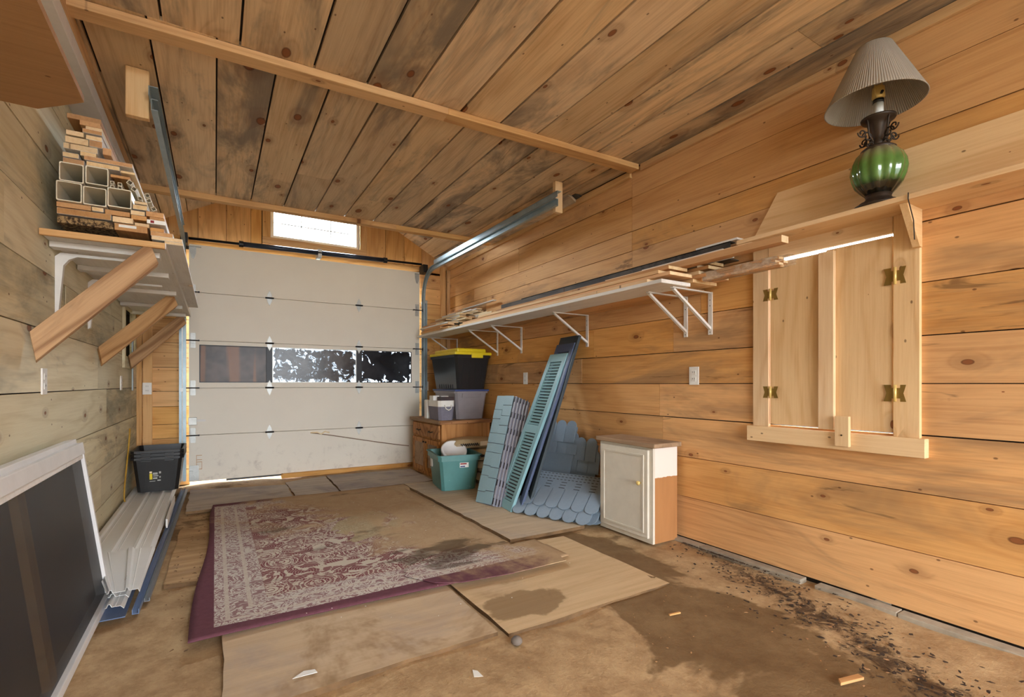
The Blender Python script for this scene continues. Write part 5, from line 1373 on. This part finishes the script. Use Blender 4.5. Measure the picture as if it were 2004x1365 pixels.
# ---------------------------------------------------------------- scalloped (fish-scale) siding
def scale_poly(f, s0, s1, t0, t1, n, up=False):
    r = (s1-s0)/2; c = (s0+s1)/2; out = []
    if not up:
        out.append((s1, t1)); out.append((s0, t1))
        for k in range(9):
            a = math.pi+k*math.pi/8; out.append((c+r*math.cos(a), t0+r*.85+r*.85*math.sin(a)))
    else:
        out.append((s0, t0)); out.append((s1, t0))
        for k in range(9):
            a = k*math.pi/8; out.append((c+r*math.cos(a), t1-r*.85+r*.85*math.sin(a)))
    return [f.p(s, t, n) for s, t in out]
def scallop(label, O_, S_, T_, ncol, hgt, rows, group, flip=False, face=None):
    f = Fr(O_, S_, T_)
    if face and f.N.dot(Vector(face)) < 0: f.N = -f.N
    t = thing('scalloped_panel', label, 'siding panel', O_, group)
    wS = .110; W_ = ncol*wS
    m = MB(); f.box(m, 0, W_, .04 if not flip else 0, hgt if not flip else hgt-.05, -.003, -.0005); m.build('backing', 'scale_blue', t)
    for j in range(rows):
        for i in range(ncol):
            off = wS*.5*(j % 2)*0; n0 = .001+.010*(rows-1-j if flip else j)
            if not flip: a, b = j*.095, j*.095+.19; s0 = i*wS+.002+(.035*j)
            else: b, a = hgt-j*.095, hgt-j*.095-.19; s0 = i*wS+.002+(.035*j)
            if s0+wS-.004 > W_+.04: continue
            m = MB().prism(scale_poly(f, s0, s0+wS-.006, a, b, n0, flip), f.N*.005); m.build('scale', 'scale_blue', t)
    if not flip:
        m = MB(); r = random.Random(5)
        for q in range(9):
            tt = rows*.095+.115+q*.028
            if tt > hgt-.01: break
            s = .03
            while s < W_-.05:
                L_ = .05 if q < 3 else .018; f.box(m, s, s+L_, tt, tt+.005, -.0004, .0006); s += L_+(.08 if q < 3 else .016)
        m.build('nail_slot', 'dark_backing', t, kind='stuff')
    return t
PA = onZ(999, 1004, ZM); PB_ = onZ(1160, 1034, ZM); PB_.z = PA.z
S1 = PB_-PA; nrm = Vector((-S1.y, S1.x, 0)).normalized()
if nrm.x < 0: nrm = -nrm
T1_ = nrm*.80+Vector((0,0,.60))
G3 = 'scalloped siding panels in the slumped pile'
scallop('blue scalloped siding panel lowest and frontmost in the slumped pile', PA+Vector((0,0,.004)), S1, T1_, 6, .46, 2, G3, face=(-1,-1,1))
scallop('blue scalloped siding panel lying just behind the frontmost one', PA+S1.normalized()*.03+nrm*.055+Vector((0,0,-.005)), S1, nrm*.80+Vector((0,0,.60)), 6, .44, 2, G3, face=(-1,-1,1))
scallop('blue scalloped siding panel sagging deepest beneath the pile near the white cabinet', PA+S1.normalized()*.05+nrm*.11+Vector((0,0,-.012)), S1, nrm*.80+Vector((0,0,.60)), 6, .38, 2, G3, face=(-1,-1,1))
# upturned panels at the back
Q0 = onX(1058, 905, 2.40); Q1 = onX(1140, 935, 2.50)
S2 = Vector((Q1.x-Q0.x, Q1.y-Q0.y, 0)); up = Vector((.40, .05, .92))
Q0.z = .10
top = onX(1092, 822, 2.60)
scallop('blue scalloped siding panel turned scales-up against the wall by the tubes', Q0+Vector((.02,.06,.10)), S2, Vector((.28, .0, .96)), 3, top.z-.20+.02, 2, G3, flip=True, face=(-1,-.3,.2))
scallop('blue scalloped siding panel turned scales-up behind, toward the white cabinet', Q0+Vector((.10,-.16,.06)), S2, Vector((.20, .0, .98)), 3, top.z-.28, 2, G3, flip=True, face=(-1,-.3,.2))
# ---------------------------------------------------------------- sheets on the dirt
def board_poly(name, label, pts, z0, z1, mat, cat='sheet', jag=.006):
    r = random.Random(name+label); P = []
    n = len(pts)
    for i in range(n):
        a = Vector((pts[i][0], pts[i][1], 0)); b = Vector((pts[(i+1) % n][0], pts[(i+1) % n][1], 0)); k = max(2, int((b-a).length/.09))
        d = (b-a); nr = Vector((-d.y, d.x, 0)).normalized()
        for j in range(k):
            q = a+d*(j/k)+(nr*r.uniform(-jag, jag) if j else Vector((0,0,0))); P.append((q.x, q.y, z0))
    c = Vector((sum(p[0] for p in pts)/n, sum(p[1] for p in pts)/n, z0))
    o = MB().prism(P, (0, 0, z1-z0)).build(name, mat, origin=c); o.data.materials.append(M('ply_edge'))
    for f in o.data.polygons:
        if abs(f.normal.z) < .5: f.material_index = 1
    return tag(o, label, cat)
flat('ply_edge', srgb(120,92,62), .9, var=.2)
board_poly('plywood_sheet', 'tan plywood sheet under the near edge of the rug, left half', [(.02, 1.725), (.99, 1.735), (1.00, 2.9), (.03, 2.9)], -.014, .0095, 'ply_tan')
board_poly('plywood_sheet', 'tan plywood sheet with a damp patch beside the small cabinet', [(1.022, 1.70), (1.985, 1.705), (1.99, 2.60), (1.63, 2.64), (1.025, 2.64)], -.014, .0085, 'ply_damp')
board_poly('floor_panel', 'long raised tan panel under the green tote and siding', [(1.625, 2.685), (2.235, 2.675), (2.30, 4.45), (1.98, 4.72), (1.615, 4.73)], .0, .0225, 'ply_mat')
board_poly('plywood_sheet', 'greyed plywood sheet before the right part of the white door', [(1.02, 4.77), (1.96, 4.79), (1.99, 5.60), (1.05, 5.66)], -.012, .012, 'ply_grey')
board_poly('plywood_sheet', 'greyed plywood strip before the middle of the white door', [(.62, 4.66), (1.00, 4.76), (1.03, 5.66), (.62, 5.5)], -.012, .010, 'ply_grey')
board_poly('plywood_sheet', 'thin warped plywood sheet before the left part of the white door', [(-.20, 4.62), (.60, 4.62), (.61, 5.35), (-.2, 5.55)], -.006, .015, 'ply_grey')
board_poly('plywood_sheet', 'worn plywood sheet between the metal sheets and the rug', [(-.222, 3.02), (.01, 2.98), (.02, 4.0), (-.205, 4.1)], -.012, .011, 'ply_dirty')
# damp patch is part of the plywood look; loose planks under the small cabinet
board_poly('rotten_board', 'rotten grey board lying flat in front of the small white cabinet', [(1.66, 2.655+.0-.035), (2.30, 2.15), (2.34, 2.26), (1.9, 2.64)], -.012, .006, 'weathered', 'board', .015) if False else None
# ---------------------------------------------------------------- rug
def m_rug():
    t = NT('worn_oriental_rug'); v = t.coord(False); s = t.sep(v)
    hx, hy = .93, 1.25
    ax = t.math('SUBTRACT', hx, t.math('ABSOLUTE', s[0])); ay = t.math('SUBTRACT', hy, t.math('ABSOLUTE', s[1]))
    e = t.math('MINIMUM', ax, ay)
    plum = srgb(98,42,68); cream = srgb(206,196,182); wine = srgb(124,66,78); tan = srgb(186,152,104)
    # scrollwork: bands of a warped noise
    w = t.noise(v, 2.5, 2, .5, 2.4); w2 = t.noise(t.vmul(v, (1,1,1), (7,2,0)), 11, 3, .6, 1.6)
    sc = t.noise(v, 6.5, 2.5, .5, 3.2); field = t.sstep(sc, .455, .475)
    cv = t.voro(v, 4.2); curl = t.math('SINE', t.math('ADD', t.math('MULTIPLY', cv.outputs['Distance'], 62), t.math('MULTIPLY', sc, 9)))
    field = t.math('ABSOLUTE', t.math('SUBTRACT', field, t.math('MULTIPLY', t.sstep(curl, .55, .7), t.sstep(cv.outputs['Distance'], .55, .35))))
    vo = t.voro(v, 7.5); ros = t.math('SINE', t.math('MULTIPLY', vo.outputs['Distance'], 60)); field = t.math('MULTIPLY', field, t.sstep(ros, -.9, -.2, .55, 1.0))
    inner = t.mix(field, cream, wine)
    bw = t.sstep(t.math('SINE', t.math('MULTIPLY', w2, 46)), -.1, .25)
    border = t.mix(bw, srgb(206,200,192), srgb(150,118,122))
    line = t.math('LESS_THAN', t.math('ABSOLUTE', t.math('SUBTRACT', t.math('FRACT', t.math('MULTIPLY', e, 11.0)), .5)), .10)
    border = t.mix(t.math('MULTIPLY', line, .8), border, srgb(206,196,184))
    c = t.mix(t.sstep(e, .295, .30), border, inner)
    # pale medallion in the middle
    rad = t.math('SQRT', t.math('ADD', t.math('POWER', t.math('MULTIPLY', t.math('SUBTRACT', s[0], .08), 1.5), 2.0), t.math('POWER', t.math('MULTIPLY', s[1], .9), 2.0)))
    med = t.sstep(t.math('ADD', rad, t.math('MULTIPLY', t.math('SUBTRACT', w, .5), .9)), .30, .33, 1.0, 0.0)
    c = t.mix(t.math('MULTIPLY', med, t.sstep(e, .295, .30)), c, t.mix(t.math('MULTIPLY', bw, .5), srgb(186,172,142), srgb(150,128,98)))
    c = t.mix(t.sstep(e, .088, .084), c, t.mix(t.noise(v, 40, 3), srgb(84,42,66), srgb(110,64,84)))
    # tracked-in sand: more to the far side and to the right
    n = t.noise(v, 1.5, 5, .62, .7); n2 = t.noise(v, 9, 5, .7)
    g = t.math('ADD', t.math('MULTIPLY', s[1], .24), t.math('ADD', t.math('MULTIPLY', s[0], .42), t.sstep(s[0], .05, .5, 0.0, .16)))
    dm = t.sstep(t.math('ADD', t.math('ADD', t.math('MULTIPLY', n, 1.35), t.math('MULTIPLY', n2, .35)), g), .72, 1.02)
    c = t.mix(t.math('MULTIPLY', dm, .93), c, t.mix(n2, srgb(168,140,106), srgb(202,174,138)))
    # oil-dark patches
    d2 = t.noise(t.vmul(v, (1.2, 2.2, 1), (2.2, 9.1, 0)), 1.5, 4, .6)
    c = t.mix(t.math('MULTIPLY', t.sstep(d2, .60, .72), .7), c, srgb(66,56,46))
    dx = t.math('DIVIDE', t.math('SUBTRACT', s[0], .36), .42); dy = t.math('DIVIDE', t.math('SUBTRACT', s[1], -.86), .30)
    dd = t.math('ADD', t.math('SQRT', t.math('ADD', t.math('MULTIPLY', dx, dx), t.math('MULTIPLY', dy, dy))), t.math('MULTIPLY', t.math('SUBTRACT', t.noise(t.vmul(v, (1.0, 3.0, 1)), 3, 4, .6), .5), 2.6))
    c = t.mix(t.sstep(dd, .35, .8, .75, 0.0), c, srgb(58,48,40))
    c = t.mix(.08, c, tan)
    t.base(c); t.b.inputs['Roughness'].default_value = .95; t.b.inputs['Specular IOR Level'].default_value = .1
    t.bump(t.noise(v, 240, 2), .35, .004)
    return t.m
DEFS['rug'] = m_rug
RX0, RX1, RY0, RY1 = -.09, 1.77, 2.25, 4.75
def rug_fn(u, v):
    x = RX0+u*(RX1-RX0); y = RY0+v*(RY1-RY0)
    y += .018*math.sin(u*7)*(1-v)-(1-v)*.0; x += .08*v*(1-u) ; x -= .012*math.sin(v*9)*(1-u)
    z = .0255+.003*math.sin(x*6+y*4)+.002*math.sin(y*9-x*5)
    if u > .93 or v > .96: z = min(z, .0225)
    if x > 1.585 and y > 2.64: z = -.004
    elif x > 1.45 and y > 2.5: z = min(z, .016)
    if y > 4.55: z = .0165 if x < .7 else .0135
    return (x, y, z)
rug = MB().grid(rug_fn, 70, 90).build('area_rug', 'rug', smooth=True, origin=((RX0+RX1)/2, (RY0+RY1)/2, 0), solid=.006)
flap = [(792,1128), (850,1142), (905,1141), (1000,1124), (1108,1098), (1070,1072), (1000,1070), (930,1066), (850,1088), (800,1110)]
MB().prism([tuple(onZ(a, b, .0335)) for a, b in flap], (0, 0, .004)).build('folded_flap', 'rug', rug, origin=tuple(rug.location))
tag(rug, 'worn purple bordered floral rug strewn with sand', 'rug')
# ---------------------------------------------------------------- stone and scraps
o = MB().lathe([(0, 0), (.016, .002), (.023, .010), (.022, .020), (.014, .029), (0, .031)], 16, tuple(onZ(1011, 1262, .0))).build('stone', 'stone', smooth=True); tag(o, 'small round grey stone at the corner where plywood sheets meet', 'stone')
for (px, py, dx, dy, lab) in ((934, 1320, .018, .05, 'white paper scrap lying upright-pointed on the sand'), (1003, 1331, .035, .03, 'white paper scrap with a slanted end on the sand'), (602, 1318, .05, .03, 'torn white paper scrap on the near plywood sheet')):
    p = onZ(px, py, .016 if py == 1318 else .004)
    o = MB().prism([(p.x-dx, p.y-.01, p.z), (p.x-.2*dx, p.y+dy*.6, p.z), (p.x+dx*.5, p.y+dy*.3, p.z), (p.x+dx*.6, p.y-dy*.5, p.z)], (0, 0, .0015)).build('paper_scrap', 'paper_white'); tag(o, lab, 'paper scrap')
p = onZ(1662, 1333, .004)
o = plank('wood_scrap', 'lumber_tan', (p.x-.045, p.y+.01, .008), (p.x+.05, p.y-.015, .010), (0,1,0), .022, .010, None, .001, skew0=.008); tag(o, 'small splintered wood scrap on the damp dirt', 'scrap')
p = onZ(1320, 1203, .004)
o = plank('wood_scrap', 'lumber_tan', (p.x-.03, p.y+.004, .007), (p.x+.03, p.y-.006, .007), (0,1,0), .010, .006, None, .001); tag(o, 'thin tan wood splinter on the damp dirt near the plywood', 'scrap')
# loose litter: leaves, chips and crumbs
lt = random.Random(21)
def litter(name, label, n, fn, size, mat, flatness=.3):
    m = MB()
    for i in range(n):
        x, y, z = fn(); s = lt.uniform(size*.4, size); a = lt.uniform(0, 6.28); b = lt.uniform(-flatness, flatness); c = lt.uniform(-flatness, flatness)
        k = lt.randint(4, 6); pts = []; thin = lt.uniform(.25, .7)
        for j in range(k):
            t = a+6.283*j/k; r = s*lt.uniform(.5, 1.0); ex, ey = r*math.cos(6.283*j/k), r*thin*math.sin(6.283*j/k); pts.append((x+ex*math.cos(a)-ey*math.sin(a), y+ex*math.sin(a)+ey*math.cos(a), z+.002+abs(r*math.cos(t)*b+r*math.sin(t)*c)*.6))
        m.prism(pts, (0, 0, .0012))
    o = m.build(name, mat, kind='stuff'); o['label'] = label; o['category'] = 'litter'; return o
def f_wall():
    y = lt.uniform(.35, 2.1); x = 2.18+.42*(y-.9)+lt.gauss(0, .13); return (min(x, 2.57), y, .002)
def f_all(): return (lt.uniform(-.2, 2.4), lt.uniform(.9, 1.68), .001)
litter('bark_litter', 'dark rotted bark and leaf crumbs along the right wall', 620, f_wall, .017, 'bark')
litter('wood_crumbs', 'tan wood crumbs scattered along the right wall', 110, f_wall, .012, 'lumber_tan')
litter('sand_crumbs', 'light crumbs scattered over the sandy dirt', 120, f_all, .006, 'lumber_tan')
def f_left():
    return (lt.uniform(-.20, .0), lt.uniform(2.2, 4.6), .013)
litter('leaf_litter', 'dry brown leaf crumbs between the metal sheets and the rug', 90, f_left, .014, 'leaf_brown', .5)
def f_rug(): return (lt.uniform(.0, 1.7), lt.uniform(1.8, 4.5), .031)
litter('pale_crumbs', 'tiny pale crumbs over the rug and plywood', 90, f_rug, .006, 'paper_white')
